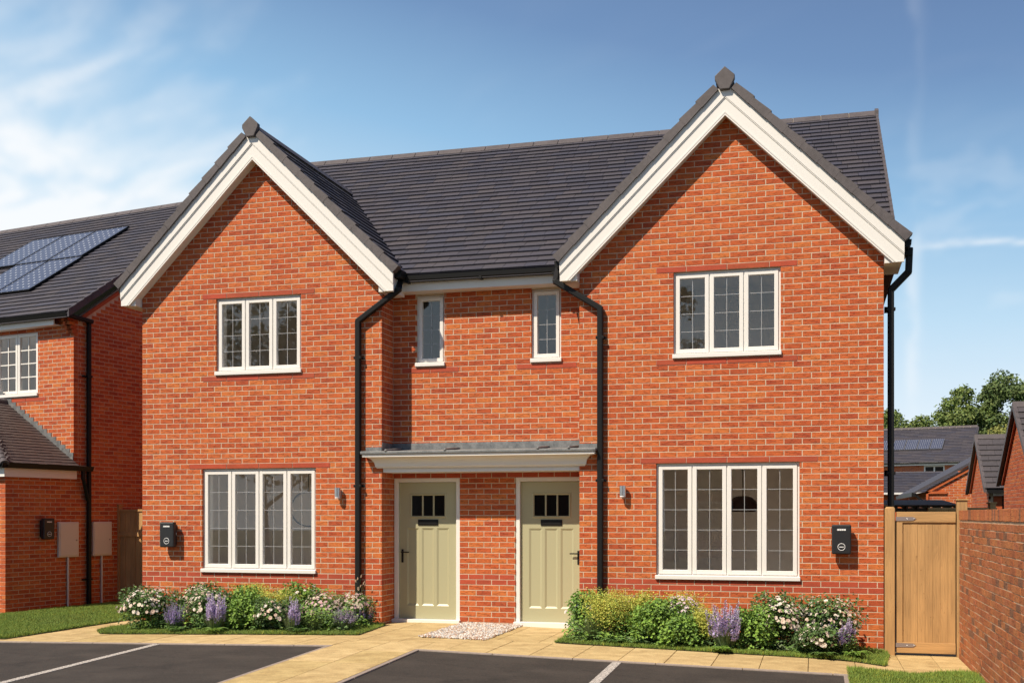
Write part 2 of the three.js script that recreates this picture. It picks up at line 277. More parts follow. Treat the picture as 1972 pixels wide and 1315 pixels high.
function brickShape(w, h = 0.065, d = 0.1, ch = 0.002) {
  const v = Math.floor(rnd() * 12), key = [Math.round(w * 500), Math.round(h * 500), Math.round(d * 500), ch, v].join();
  if (!geoPool.has(key)) geoPool.set(key, brickGeo(Math.round(w * 500) / 500, h, d, ch, h2(v, 1, 5) * 3, h2(v, 2, 5) * 3));
  return geoPool.get(key);
}
const basis = (o, u, n) => new THREE.Matrix4().makeBasis(new THREE.Vector3(...u), new THREE.Vector3(0, 1, 0), new THREE.Vector3(...n)).setPosition(...o);
// a brick wall: frame = basis(origin, along, outward); rows of 75 mm from y = Y0; spans(n) gives the [from, to] runs of row n
const Y0 = 0.02, CO = 0.075;
function bricks(recs, frame, n0, n1, spans, phase, opt = {}) {
  const pal = opt.pal ?? brickPal, J = 0.0100, mod = 0.225;
  for (let n = n0; n < n1; n++) {
    const yb = Y0 + n * CO + J / 2, ph = phase + (((n % 2) + 2) % 2 ? 0 : mod / 2);
    for (const [a, b] of spans(n)) {
      if (b - a < 0.012) continue;
      let x = a, k = Math.ceil((a - ph) / mod + 1e-4);
      while (x < b - 1e-4) {
        const nx = Math.min(b, ph + k * mod); k++;
        if (nx - x < 0.018 && nx < b) continue;
        const x0 = x === a ? a : x + J / 2, x1 = nx === b ? b : nx - J / 2; x = nx;
        if (x1 - x0 < 0.008) continue;
        const sm = opt.smooth?.(n), c0 = sm ? smoothRed : pal[Math.floor(rnd() * pal.length)], t = [0.94, 1, 1.05][Math.floor(rnd() * 3)];
        const jy = rr(-0.0012, 0.0012), m = frame.clone().multiply(new THREE.Matrix4().makeTranslation(x0, yb + jy, rr(-0.0008, 0.0008)));
        recs.push({ geo: brickShape(x1 - x0, opt.h ?? 0.065, opt.d ?? 0.1), m, c: sm || opt.tone ? c0.map((q) => q * t) : c0, kind: sm ? 'smooth' : 'brick', hid: opt.hid?.(n, (x0 + x1) / 2) });
      }
    }
  }
}
function cut(spans, holes) {                                   // runs minus holes [[x0,x1],...]
  let out = spans;
  for (const [h0, h1] of holes) out = out.flatMap(([a, b]) => (h1 <= a || h0 >= b ? [[a, b]] : [[a, h0], [h1, b]].filter(([p, q]) => q > p + 1e-4)));
  return out;
}
// roof tiles: origin at the eave, u along it, s up the slope; range(row) gives the runs
const tilePal = [[0.0655, 0.0599, 0.0738], [0.059, 0.0541, 0.0673], [0.0721, 0.065, 0.0765], [0.054, 0.0524, 0.0701], [0.0688, 0.0625, 0.072], [0.0598, 0.0582, 0.0784], [0.0769, 0.0675, 0.0756], [0.0524, 0.0481, 0.0608]];
const tilePool = new Map();
function tileShape(w, L, th = 0.024) {
  const key = Math.round(w * 200) + ',' + Math.round(L * 200) + ',' + th;
  if (!tilePool.has(key)) {
    w = Math.round(w * 200) / 200;
    const P = [], I = [[0, 0, th * 0.35], [w, 0, th * 0.35], [w, L, -th * 0.75], [0, L, -th * 0.75], [0, 0.0, th * 1.5], [w, 0.0, th * 1.5], [w, L, th * 0.25], [0, L, th * 0.25]];
    const q = (a, b, c, d) => P.push(...I[a], ...I[b], ...I[c], ...I[a], ...I[c], ...I[d]);
    q(4, 5, 6, 7); q(0, 1, 5, 4); q(1, 2, 6, 5); q(3, 0, 4, 7); q(3, 2, 1, 0); q(2, 3, 7, 6);
    const g = new THREE.BufferGeometry(); g.setAttribute('position', new THREE.Float32BufferAttribute(P, 3)); g.computeVertexNormals(); metric(g); tilePool.set(key, g);
  }
  return tilePool.get(key);
}
function tiles(recs, o, u, s, rows, gauge, tw, range, opt = {}) {
  const U = new THREE.Vector3(...u).normalize(), S = new THREE.Vector3(...s).normalize(), Nn = new THREE.Vector3().crossVectors(U, S), pal = opt.pal ?? tilePal;
  const fr = new THREE.Matrix4().makeBasis(U, S, Nn).setPosition(...o);
  for (let r = 0; r < rows; r++) for (const [a, b] of range(r)) {
    if (b - a < 0.02) continue;
    const ph = (r % 2 ? tw / 2 : 0) + (opt.wander ? h2(r, 7, 3) * tw : 0); let x = a, k = Math.ceil((a - ph) / tw + 1e-4);
    while (x < b - 1e-4) {
      const nx = Math.min(b, ph + k * tw); k++; if (nx - x < 0.03) { x = nx; continue; }
      const w = nx - x - 0.005, c = pal[Math.floor(rnd() * pal.length)];
      const m = fr.clone().multiply(new THREE.Matrix4().makeTranslation(x + 0.0025, r * gauge + rr(-0.004, 0.004), rr(0, 0.0025))).multiply(new THREE.Matrix4().makeRotationX(rr(-0.006, 0.006)));
      recs.push({ geo: tileShape(w, Math.min(gauge + 0.05, opt.maxL ?? 9), opt.th), m, c, kind: 'tile', hid: opt.hid?.(r, x) }); x = nx;
    }
  }
}
// ------------------------------------------------------------------ the ground: a flat crown at the doors, falling away to both sides and towards the road
const HX = [[-16, -0.211], [-5.45, 0], [-4.6, 0], [0.3, -0.113], [0.95, -0.19]];
function H(x, z) {
  let y;
  if (x <= HX[0][0]) y = HX[0][1]; else if (x >= HX[4][0]) y = HX[4][1]; else { let i = 0; while (x > HX[i + 1][0]) i++; y = lerp(HX[i][1], HX[i + 1][1], (x - HX[i][0]) / (HX[i + 1][0] - HX[i][0])); }
  return y - 0.03 * clamp(z - 2.5, 0, 9.5);
}
function clipHalf(p, ax, v, keepLess) {
  const out = [], s = (q) => (keepLess ? v - q[ax] : q[ax] - v);
  for (let i = 0; i < p.length; i++) { const a = p[i], b = p[(i + 1) % p.length], sa = s(a), sb = s(b); if (sa >= 0) out.push(a); if ((sa > 0 && sb < 0) || (sa < 0 && sb > 0)) { const t = sa / (sa - sb); out.push([lerp(a[0], b[0], t), lerp(a[1], b[1], t)]); } }
  return out;
}
function sheet(pts, lift) {                                    // pts in x,z; follows the folds of the ground
  const xs = [-1e4, ...HX.map((q) => q[0]), 1e4], zs = [-1e4, 2.5, 12, 1e4], P = [];
  for (let i = 0; i < xs.length - 1; i++) for (let j = 0; j < zs.length - 1; j++) {
    let p = clipHalf(pts, 0, xs[i], false); p = clipHalf(p, 0, xs[i + 1], true); if (p.length < 3) continue;
    p = clipHalf(p, 1, zs[j], false); p = clipHalf(p, 1, zs[j + 1], true); if (p.length < 3) continue;
    const v = p.map((q) => new THREE.Vector2(q[0], q[1]));
    for (const t of THREE.ShapeUtils.triangulateShape(v, [])) {
      let q = t.map((k) => p[k]); const ar = (q[1][0] - q[0][0]) * (q[2][1] - q[0][1]) - (q[1][1] - q[0][1]) * (q[2][0] - q[0][0]); if (Math.abs(ar) < 1e-9) continue; if (ar > 0) q = [q[0], q[2], q[1]];
      for (const k of q) P.push(k[0], H(k[0], k[1]) + lift, k[1]);
    }
  }
  const g = new THREE.BufferGeometry(); g.setAttribute('position', new THREE.Float32BufferAttribute(P, 3)); g.computeVertexNormals(); return metric(g);
}
const R4 = (x0, x1, z0, z1) => [[x0, z0], [x1, z0], [x1, z1], [x0, z1]];
structure('ground', sheet(R4(-400, 400, -500, 120), -0.06), M.land);
structure('tarmac_drive', sheet(R4(-5.50 - 24, -5.505, 2.50, 40), -0.012), M.tarmac);
structure('tarmac_drive', sheet(R4(-4.345, 0.285, 2.55, 40), -0.012), M.tarmac);
structure('tarmac_road', sheet(R4(-60, 60, 17, 24), -0.02), M.tarmac);
// kerb edgings, laid flush in lengths
function slabGeo(x0, x1, z0, z1, lift, th = 0.05, skew = 0, ch = 0.004) {
  const c = [[x0, z0], [x1, z0], [x1 + skew, z1], [x0 + skew, z1]], cx = (x0 + x1 + skew) / 2, cz = (z0 + z1) / 2;
  const inn = c.map(([x, z]) => [x + Math.sign(cx - x) * ch, z + Math.sign(cz - z) * ch]);
  const T = inn.map(([x, z]) => [x, H(x, z) + lift, z]), O = c.map(([x, z]) => [x, H(x, z) + lift - ch, z]), Bm = c.map(([x, z]) => [x, H(x, z) + lift - th, z]);
  const P = [], q = (a, b, d, e) => P.push(...a, ...e, ...d, ...a, ...d, ...b);
  q(T[0], T[1], T[2], T[3]);
  for (let i = 0; i < 4; i++) { const j = (i + 1) % 4; q(O[i], O[j], T[j], T[i]); q(Bm[i], Bm[j], O[j], O[i]); }
  const g = new THREE.BufferGeometry(); g.setAttribute('position', new THREE.Float32BufferAttribute(P, 3)); g.computeVertexNormals(); return metric(g);
}
const edging = new THREE.Group(); edging.name = 'kerb_edging'; edging.userData = { kind: 'structure' }; scene.add(edging);
for (let x = -16; x < -5.46; x += 0.915) add('kerb_stone', slabGeo(x + 0.004, Math.min(x + 0.911, -5.455), 2.45, 2.50, 0.003, 0.12), M.kerb, edging);
for (let x = -4.395; x < 0.28; x += 0.915) add('kerb_stone', slabGeo(x + 0.004, Math.min(x + 0.911, 0.335), 2.50, 2.55, 0.003, 0.12), M.kerb, edging);
for (let z = 2.505; z < 9; z += 0.915) { add('kerb_stone', slabGeo(-5.505, -5.455, z + 0.004, z + 0.911, 0.004, 0.12), M.kerb, edging); add('kerb_stone', slabGeo(-4.395, -4.345, z + 0.054, z + 0.961, 0.004, 0.12), M.kerb, edging); add('kerb_stone', slabGeo(0.285, 0.335, z + 0.054, z + 0.961, 0.004, 0.12), M.kerb, edging); }
// parking bay lines made of pale setts
for (const [x, z0] of [[-7.78, 2.50], [-2.07, 2.55]]) {
  const ln = new THREE.Group(); ln.name = numbered('parking_line'); ln.userData = { kind: 'structure' }; scene.add(ln);
  for (let z = z0; z < 7.6; z += 0.2) add('sett', slabGeo(x - 0.05, x + 0.05, z + 0.001, z + 0.199, -0.006, 0.05, 0, 0.001), M.marking, ln);
}
// paving slabs: a jointing bed with slabs of their own on it
const pav = new THREE.Group(); pav.name = 'paved_path'; pav.userData = { kind: 'structure' }; scene.add(pav);
add('jointing_bed', sheet(R4(-10.2, 1.75, -0.62, 2.47), -0.018), M.joint, pav);
add('jointing_bed', sheet(R4(-5.46, -4.395, 2.4, 9), -0.0185), M.joint, pav);
add('jointing_bed', sheet(R4(-14.4, -9.5, -6, 2.47), -0.0195), M.joint, pav);
srand(77);
const slab = (x0, x1, z0, z1) => { const j = 0.003; if (x1 - x0 > 0.04 && z1 - z0 > 0.04) add('paving_slab', slabGeo(x0 + j, x1 - j, z0 + j, z1 - j, 0.004 + rr(-0.0015, 0.0015), 0.04), M.paving[Math.floor(rnd() * 4)], pav); };
for (let k = 0; k < 9; k++) slab(-10.15 + k * 0.52, Math.min(-10.15 + (k + 1) * 0.52, -5.47), 1.42, 2.45);            // along the left bed
for (let k = 0; k < 11; k++) slab(-4.4 + k * 0.5 + (k ? -0.168 : 0), Math.min(-4.4 + (k + 1) * 0.5 - 0.168, 0.85), 1.30, 2.50);  // along the right bed
for (const [a, b] of [[-5.47, -4.93], [-4.93, -4.4]]) { for (let k = 0; k < 8; k++) slab(a, b, 1.95 + k * 0.82 - (k ? 0 : 0.02), 1.95 + (k + 1) * 0.82); }
for (let k = 0; k < 6; k++) for (let j = 0; j < 2; j++) slab(-5.9 + k * 0.53, Math.min(-5.9 + (k + 1) * 0.53, -2.98), [-0.62, 0.55][j], [0.55, k < 1 || k > 2 ? (k < 3 ? 1.93 : 1.30) : 1.93][j]);
for (let k = 0; k < 3; k++) for (let j = 0; j < 2; j++) slab([0.80, 0.955, 1.36][k], [0.955, 1.36, 1.67][k], [-0.5, 0.62][j], [0.62, 1.75][j]);
slab(0.85, 1.67, 1.75, 2.5); slab(-9.66, -9.14, 0.86, 1.42);
for (let k = 0; k < 9; k++) slab(-10.15, -9.66, -4.0 + k * 0.6, Math.min(-4.0 + (k + 1) * 0.6, 1.42));
for (let k = 0; k < 5; k++) slab(-14 + k * 0.78, -14 + (k + 1) * 0.78, 2.02, 2.45);
// turf and soil under the planting
const bedL = [[-9.60, 0.02], [-5.86, 0.02], [-5.72, 0.12], [-5.58, 1.40], [-9.25, 1.56], [-9.56, 1.2]], bedR = [[-3.04, 0.02], [0.84, 0.02], [0.86, 0.40], [0.76, 1.44], [-3.05, 1.30]];
const lawnL = [[-13.0, -0.95], [-12.55, -4], [-10.15, -4], [-10.15, 2.30], [-16, 2.30], [-16, -0.3]], lawnR = [[0.335, 2.20], [1.655, 1.72], [1.655, 7], [0.335, 7]];
structure('planting_bed', sheet(bedL, 0.011), M.soil); structure('planting_bed', sheet(bedR, 0.011), M.soil);
structure('lawn_soil', sheet(lawnL, 0.011), M.soil); structure('lawn_soil', sheet(lawnR, 0.011), M.soil);
// ------------------------------------------------------------------ the pair of houses
const house = thing('semi_detached_house', 'large red brick semi-detached house with two white-trimmed gables and twin sage doors', 'house');
const XL0 = -9.648, XL1 = -5.832, XR0 = -3.019, XR1 = 0.823, XC = (XL1 + XR0) / 2, RZ = -0.44, TG = 0.985, TM = 0.695;
const GX = [(XL0 + XL1) / 2, (XR0 + XR1) / 2];
const wallP = grp('wall', house), roofP = grp('roof', house);
srand(5);
const winUp = (c, s) => [c - 0.676 + s, c + 0.676 + s, 3.552, 4.668], winLo = (c, s) => [c - 0.905 + s, c + 0.905 + s, 0.69, 2.192];
const W_RU = [-1.772, -0.418, 3.552, 4.668], W_RL = [-1.997, -0.187, 0.69, 2.192], W_LU = [-8.420, -7.066, 3.552, 4.668], W_LL = [-8.648, -6.838, 0.69, 2.192];
const W_CL = [-5.482, -5.062, 3.632, 4.645], W_CR = [-3.789, -3.369, 3.632, 4.645];
const D_L = [-5.826, -4.832], D_R = [-4.018, -3.024], DTOP = 2.052;
{
  const recs = [];
  const lint = { RU: [-1.998, -0.211], RL: [-2.206, 0.037], LU: [-8.640, -6.853], LL: [-8.857, -6.614], CL: [-5.700, -4.850], CR: [-4.000, -3.150] };
  const rowOf = (y) => Math.round((y - Y0) / CO);
  const wing = (x0, x1, gx, up, lo, lu, ll, phase) => {
    const frame = basis([0, 0, 0], [1, 0, 0], [0, 0, 1]);
    bricks(recs, frame, -4, 95, (n) => {
      const y = Y0 + (n + 0.5) * CO, half = (6.86 - y) / TG; if (half < 0.05) return [];
      const holes = [];
      if (y > up[2] && y < up[3]) holes.push([up[0], up[1]]);
      if (y > lo[2] && y < lo[3]) holes.push([lo[0], lo[1]]);
      if (n === rowOf(4.67)) holes.push(lu); if (n === rowOf(3.47)) holes.push(lu); if (n === rowOf(2.195)) holes.push(ll);
      return cut([[Math.max(x0, gx - half), Math.min(x1, gx + half)]], holes);
    }, phase, { smooth: (n) => n === 7 || n === 8 });
    add('mortar_bed', [poly([[x0 + 0.003, -0.35], [x1 - 0.003, -0.35], [x1 - 0.003, 4.93], [gx, 4.93 + (x1 - gx) * TG], [x0 + 0.003, 4.93]], -0.1, -0.0028, [rect(up[0] - 0.003, up[1] + 0.003, up[2] - 0.006, up[3] + 0.003), rect(lo[0] - 0.003, lo[1] + 0.003, lo[2] - 0.006, lo[3] + 0.003)])], M.mortar, wallP);
    const block = (a, b, row) => { const g = brickGeo(b - a - 0.008, 0.068, 0.09, 0.002, rnd(), rnd()); const m = new THREE.Mesh(g, toneMat('smooth', smoothRed.map((q) => q * [0.94, 1, 1.06][Math.floor(rnd() * 3)]))); m.name = 'lintel_block'; m.position.set(a + 0.004, Y0 + row * CO + 0.0035, 0.004); m.castShadow = m.receiveShadow = true; wallP.add(m); };
    const js = [gx - 0.51, gx + 0.01, gx + 0.54];
    for (const row of [rowOf(4.67), rowOf(3.47)]) { block(lu[0], js[0], row); block(js[0], js[1], row); block(js[1], js[2], row); block(js[2], lu[1], row); }
    const r2 = rowOf(2.195); block(ll[0], js[0], r2); block(js[0], js[1], r2); block(js[1], js[2], r2); block(js[2], ll[1], r2);
  };
  wing(XR0, XR1, GX[1], W_RU, W_RL, lint.RU, lint.RL, 0.6345);
  wing(XL0, XL1, GX[0], W_LU, W_LL, lint.LU, lint.LL, -9.575 + 0.1125);
  // the recessed middle with the doors
  const fr = basis([0, 0, RZ], [1, 0, 0], [0, 0, 1]);
  bricks(recs, fr, -1, 64, (n) => {
    const y = Y0 + (n + 0.5) * CO, holes = [];
    if (y < DTOP) holes.push([D_L[0] - 0.02, D_L[1]], [D_R[0], D_R[1] + 0.02]);
    for (const w of [W_CL, W_CR]) if (y > w[2] && y < w[3]) holes.push([w[0], w[1]]);
    if (n === 47) holes.push(lint.CL, lint.CR);
    return cut([[XL1 + 0.004, XR0 - 0.004]], holes);
  }, -4.4255 + 0.06, { smooth: (n) => n === 7 || n === 8 || n === 27 });
  add('mortar_bed', [poly([[XL1 - 0.2, -0.2], [D_L[0] - 0.02, -0.2], [D_L[0] - 0.02, DTOP], [D_L[1] + 0.003, DTOP], [D_L[1] + 0.003, -0.2], [D_R[0] - 0.003, -0.2], [D_R[0] - 0.003, DTOP], [D_R[1] + 0.02, DTOP], [D_R[1] + 0.02, -0.2], [XR0 + 0.2, -0.2], [XR0 + 0.2, 4.92], [XL1 - 0.2, 4.92]], RZ - 0.1, RZ - 0.0028, [W_CL, W_CR].map((w) => rect(w[0] - 0.003, w[1] + 0.003, w[2] - 0.006, w[3] + 0.003)))], M.mortar, wallP);
  for (const [a, b] of [lint.CL, lint.CR]) for (const [p, q] of [[a, (a + b) / 2], [(a + b) / 2, b]]) { const m = new THREE.Mesh(brickGeo(q - p - 0.008, 0.068, 0.09, 0.002, rnd(), rnd()), toneMat('smooth', smoothRed)); m.name = 'lintel_block'; m.position.set(p + 0.004, Y0 + 47 * CO + 0.0035, RZ + 0.004); m.castShadow = m.receiveShadow = true; wallP.add(m); }
  // returns between the wings and the recess
  const yTop = 64;
  bricks(recs, basis([XL1, 0, -0.11], [0, 0, -1], [1, 0, 0]), -4, yTop, () => [[0, -RZ - 0.11 + 0.1]], 0.08, { smooth: (n) => n === 7 || n === 8 });
  add('mortar_bed', [bx(XL1 - 0.1, XL1 - 0.0028, -0.35, 4.92, RZ - 0.16, -0.1001)], M.mortar, wallP);
  bricks(recs, basis([XR0, 0, RZ - 0.1], [0, 0, 1], [-1, 0, 0]), -4, yTop, () => [[0, -RZ + 0.1 - 0.11]], 0.08, { smooth: (n) => n === 7 || n === 8 });
  add('mortar_bed', [bx(XR0 + 0.0028, XR0 + 0.1, -0.35, 4.92, RZ - 0.16, -0.1001)], M.mortar, wallP);
  // side walls, with the gable of the main roof
  const gab = (n) => { const y = Y0 + (n + 0.5) * CO, e = (y - 4.95) / TM, lo = Math.max(0.11, y > 4.72 ? 0.25 + (y - 4.72) / TM : 0), hi = Math.min(9.6, 9.55 - Math.max(0, e)); return hi > lo ? [[lo, hi]] : []; };
  for (const [x, u, nn] of [[XR1, [0, 0, -1], [1, 0, 0]], [XL0, [0, 0, 1], [-1, 0, 0]]]) {
    const f = x === XR1 ? basis([x, 0, 0], u, nn) : basis([x, 0, -9.7], u, nn);
    bricks(recs, f, -4, 108, (n) => (x === XR1 ? gab(n) : gab(n).map(([a, b]) => [9.7 - b, 9.7 - a])), 0, { d: 0.06, hid: () => true });
    const g = poly([[0.101, -0.35], [9.7, -0.35], [9.7, 4.9], [4.85, 7.95], [0.26, 4.75], [0.101, 4.75]], 0, 0.1).rotateY(Math.PI / 2);   // x -> -z, z -> x
    add('mortar_bed', [g.translate(x === XR1 ? x - 0.1028 : x + 0.0028, 0, 0)], M.mortar, wallP);
  }
  add('rear_wall', [bx(XL0, XR1, -0.35, 4.9, -9.8, -9.701)], M.mortar, wallP);
  pieces(wallP, 'brick', 'brickwork', recs, 300);
}
// rooms behind the windows, with plastered reveals
function room(x0, x1, y0, y1, zf, zb, holes) {
  const t = 0.08;
  const p = grp('interior', house);
  add('plaster_lining', [poly(rect(x0, x1, y0, y1), zf - 0.2, zf, holes.map((h) => rect(h[0], h[1], h[2] - 0.01, h[3])))], M.reveal, p);
  add('room_wall', [bx(x0 - t, x0, y0, y1, zb, zf), bx(x1, x1 + t, y0, y1, zb, zf), bx(x0 - t, x1 + t, y0, y1, zb - t, zb), bx(x0 - t, x1 + t, y0 - t, y0, zb - t, zf), bx(x0 - t, x1 + t, y1, y1 + t, zb - t, zf)], M.room, p);
}
room(XL0 + 0.2, XL1 - 0.2, -0.02, 2.42, -0.101, -2.2, [W_LL]); room(XR0 + 0.2, XR1 - 0.2, -0.02, 2.42, -0.101, -2.2, [W_RL]);
room(XL0 + 0.2, XL1 - 0.2, 2.62, 4.88, -0.101, -2.2, [W_LU]); room(XR0 + 0.2, XR1 - 0.2, 2.62, 4.88, -0.101, -2.2, [W_RU]);
room(XL1 - 0.05, XC - 0.12, 2.62, 4.88, RZ - 0.101, -2.3, [W_CL]); room(XC + 0.12, XR0 + 0.05, 2.62, 4.88, RZ - 0.101, -2.3, [W_CR]);

// windows: frame, sill, casements, panes and lead cames
function windowUnit(parent, w, lights, rows, z, opt = {}) {
  const [x0, x1, y0, y1] = w, g = grp('window', parent), zf = z - 0.040, zb = zf - 0.065, sillH = 0.055, yb = y0 + sillH;
  const fw = opt.fw ?? 0.022, wL = (x1 - x0 - fw * 2) / lights;
  add('sill', [rb(x0 - 0.012, x1 + 0.012, y0, yb, zb, z + 0.035, 0.008)], M.sill, g);
  const fr = [bx(x0 + 0.001, x0 + fw, yb, y1 - 0.001, zb, zf), bx(x1 - fw, x1 - 0.001, yb, y1 - 0.001, zb, zf), bx(x0 + fw, x1 - fw, y1 - fw, y1 - 0.001, zb, zf), bx(x0 + fw, x1 - fw, yb, yb + 0.012, zb, zf)];
  for (let i = 1; i < lights; i++) fr.push(bx(x0 + fw + i * wL - 0.012, x0 + fw + i * wL + 0.012, yb + 0.012, y1 - fw, zb, zf - 0.004));
  add('frame', fr, M.white, g);
  for (let i = 0; i < lights; i++) {
    const a = x0 + fw + i * wL + 0.006, b = x0 + fw + (i + 1) * wL - 0.006, c = yb + 0.014, d = y1 - fw - 0.004, s = opt.s ?? 0.052, zc = zf + 0.012;
    add('casement', [rb(a, a + s, c, d, zb + 0.01, zc), rb(b - s, b, c, d, zb + 0.01, zc), rb(a + s * 0.9, b - s * 0.9, d - s, d, zb + 0.01, zc - 0.001), rb(a + s * 0.9, b - s * 0.9, c, c + s * 1.05, zb + 0.01, zc - 0.001)], M.white, g);
    const ga = a + s - 0.003, gb = b - s + 0.003, gc = c + s * 1.05 - 0.003, gd = d - s + 0.003, zg = zf - 0.018;
    const pane = add('pane', new THREE.PlaneGeometry(gb - ga, gd - gc).rotateZ(0).translate((ga + gb) / 2, (gc + gd) / 2, zg), M.glass, g);
    pane.rotation.set(0, 0, 0);
    const cw = opt.cw ?? 0.0034, cz = opt.cd ?? 0.002, bars = [];
    for (let k = 1; k < (opt.cols ?? 2); k++) { const x = lerp(ga, gb, k / (opt.cols ?? 2)); bars.push(bx(x - cw, x + cw, gc, gd, zg + 0.001, zg + 0.001 + cz)); }
    for (let k = 1; k < rows; k++) { const y = lerp(gc, gd, k / rows); bars.push(bx(ga, gb, y - cw, y + cw, zg + 0.0012, zg + 0.0012 + cz)); }
    add(opt.barName ?? 'lead_came', bars, opt.barMat ?? M.came, g);
  }
  return g;
}
windowUnit(house, W_RU, 3, 4, 0); windowUnit(house, W_RL, 4, 5, 0); windowUnit(house, W_LU, 3, 4, 0); windowUnit(house, W_LL, 4, 5, 0);
windowUnit(house, W_CL, 1, 4, RZ, { s: 0.05 }); windowUnit(house, W_CR, 1, 4, RZ, { s: 0.05 });

// doors: planked leaf with a three-light window, letter plate and three tall panels
function door(x0, x1, hingeRight) {
  const g = grp('door', house), zf = RZ - 0.05, t = 0.055, fw = 0.06, y0 = 0.03;
  add('door_frame', [rb(x0, x0 + fw, 0.0, DTOP, RZ - 0.13, zf + 0.035), rb(x1 - fw, x1, 0.0, DTOP, RZ - 0.13, zf + 0.035), rb(x0 + fw * 0.9, x1 - fw * 0.9, DTOP - fw, DTOP, RZ - 0.13, zf + 0.034)], M.white, g);
  add('threshold', [rb(x0 - 0.015, x1 + 0.015, -0.08, y0 + 0.015, RZ - 0.12, RZ + 0.07, 0.006)], M.sill, g);
  const a = x0 + fw + 0.004, b = x1 - fw - 0.004, c = y0 + 0.018, d = DTOP - fw - 0.004, W = b - a, h = d - c, zl = zf - 0.01, X = (u) => a + u * W, Y = (v) => c + v * h;
  // rails and stiles stand proud of the panels
  const pX = [[0.135, 0.345], [0.395, 0.605], [0.655, 0.865]], pY = [0.095, 0.665], wX = [0.22, 0.79], wY = [0.755, 0.905];
  const leaf = [bx(a, b, c, d, zl - t, zl - 0.016)], front = (u0, u1, v0, v1) => leaf.push(bx(X(u0), X(u1), Y(v0), Y(v1), zl - 0.017, zl));
  front(0, pX[0][0], 0, 1); front(pX[2][1], 1, 0, 1); front(pX[0][0], pX[2][1], 0, pY[0]); front(pX[0][1], pX[1][0], pY[0], pY[1]); front(pX[1][1], pX[2][0], pY[0], pY[1]);
  front(pX[0][0], pX[2][1], pY[1], wY[0]); front(pX[0][0], pX[2][1], wY[1], 1); front(pX[0][0], wX[0], wY[0], wY[1]); front(wX[1], pX[2][1], wY[0], wY[1]);
  add('leaf', leaf, M.door, g);
  const bev = (x0_, x1_, y0_, y1_, w, z0, z1) => {              // sloping moulding round an opening
    const P = [], o = [[x0_, y0_, z0], [x1_, y0_, z0], [x1_, y1_, z0], [x0_, y1_, z0]], i = [[x0_ + w, y0_ + w, z1], [x1_ - w, y0_ + w, z1], [x1_ - w, y1_ - w, z1], [x0_ + w, y1_ - w, z1]];
    for (let k = 0; k < 4; k++) { const j = (k + 1) % 4; P.push(...o[k], ...o[j], ...i[j], ...o[k], ...i[j], ...i[k]); }
    const q = new THREE.BufferGeometry(); q.setAttribute('position', new THREE.Float32BufferAttribute(P, 3)); q.computeVertexNormals(); return q;
  };
  for (const [u0, u1] of pX) {
    const x0_ = X(u0), x1_ = X(u1), y0_ = Y(pY[0]), y1_ = Y(pY[1]);
    add('panel', [bev(x0_ - 0.001, x1_ + 0.001, y0_ - 0.001, y1_ + 0.001, 0.028, zl + 0.0005, zl - 0.0135), bx(x0_ + 0.026, x1_ - 0.026, y0_ + 0.026, y1_ - 0.026, zl - 0.0155, zl - 0.0130)], M.door, g);
  }
  const m0 = 0.035;
  add('glazing_surround', [bev(X(wX[0]) - m0, X(wX[1]) + m0, Y(wY[0]) - m0, Y(wY[1]) + m0, 0.022, zl + 0.0005, zl + 0.012), bev(X(wX[0]) - m0 + 0.022, X(wX[1]) + m0 - 0.022, Y(wY[0]) - m0 + 0.022, Y(wY[1]) + m0 - 0.022, 0.014, zl + 0.012, zl + 0.002), ...[1, 2].map((k) => rb(lerp(X(wX[0]), X(wX[1]), k / 3) - 0.012, lerp(X(wX[0]), X(wX[1]), k / 3) + 0.012, Y(wY[0]), Y(wY[1]), zl - 0.02, zl + 0.006))], M.door, g);
  for (let k = 0; k < 3; k++) { const p0 = lerp(X(wX[0]), X(wX[1]), k / 3) + 0.0125 * (k > 0), p1 = lerp(X(wX[0]), X(wX[1]), (k + 1) / 3) - 0.0125 * (k < 2); add('glass_light', [bx(p0, p1, Y(wY[0]), Y(wY[1]), zl - 0.0155, zl - 0.009)], M.darkGlass, g); }
  const lx = (X(wX[0]) + X(wX[1])) / 2;
  add('letter_plate', [rb(lx - 0.152, lx + 0.152, Y(0.685), Y(0.728), zl - 0.004, zl + 0.012, 0.004), rb(lx - 0.135, lx + 0.135, Y(0.693), Y(0.721), zl + 0.012, zl + 0.017, 0.003)], M.black, g);
  const hx = hingeRight ? X(0.055) : X(0.945), sg = hingeRight ? 1 : -1, hy = Y(0.488);
  const hd = grp('handle', g);
  add('handle_plate', [rb(hx - 0.016, hx + 0.016, hy - 0.15, hy + 0.04, zl - 0.003, zl + 0.009, 0.004)], M.black, hd);
  add('lever', [rod([hx, hy, zl], [hx, hy, zl + 0.045], 0.009), bar([hx - sg * 0.008, hy, zl + 0.045], [hx + sg * 0.115, hy, zl + 0.045], 0.017)], M.black, hd);
}
door(D_L[0], D_L[1], true); door(D_R[0], D_R[1], false);

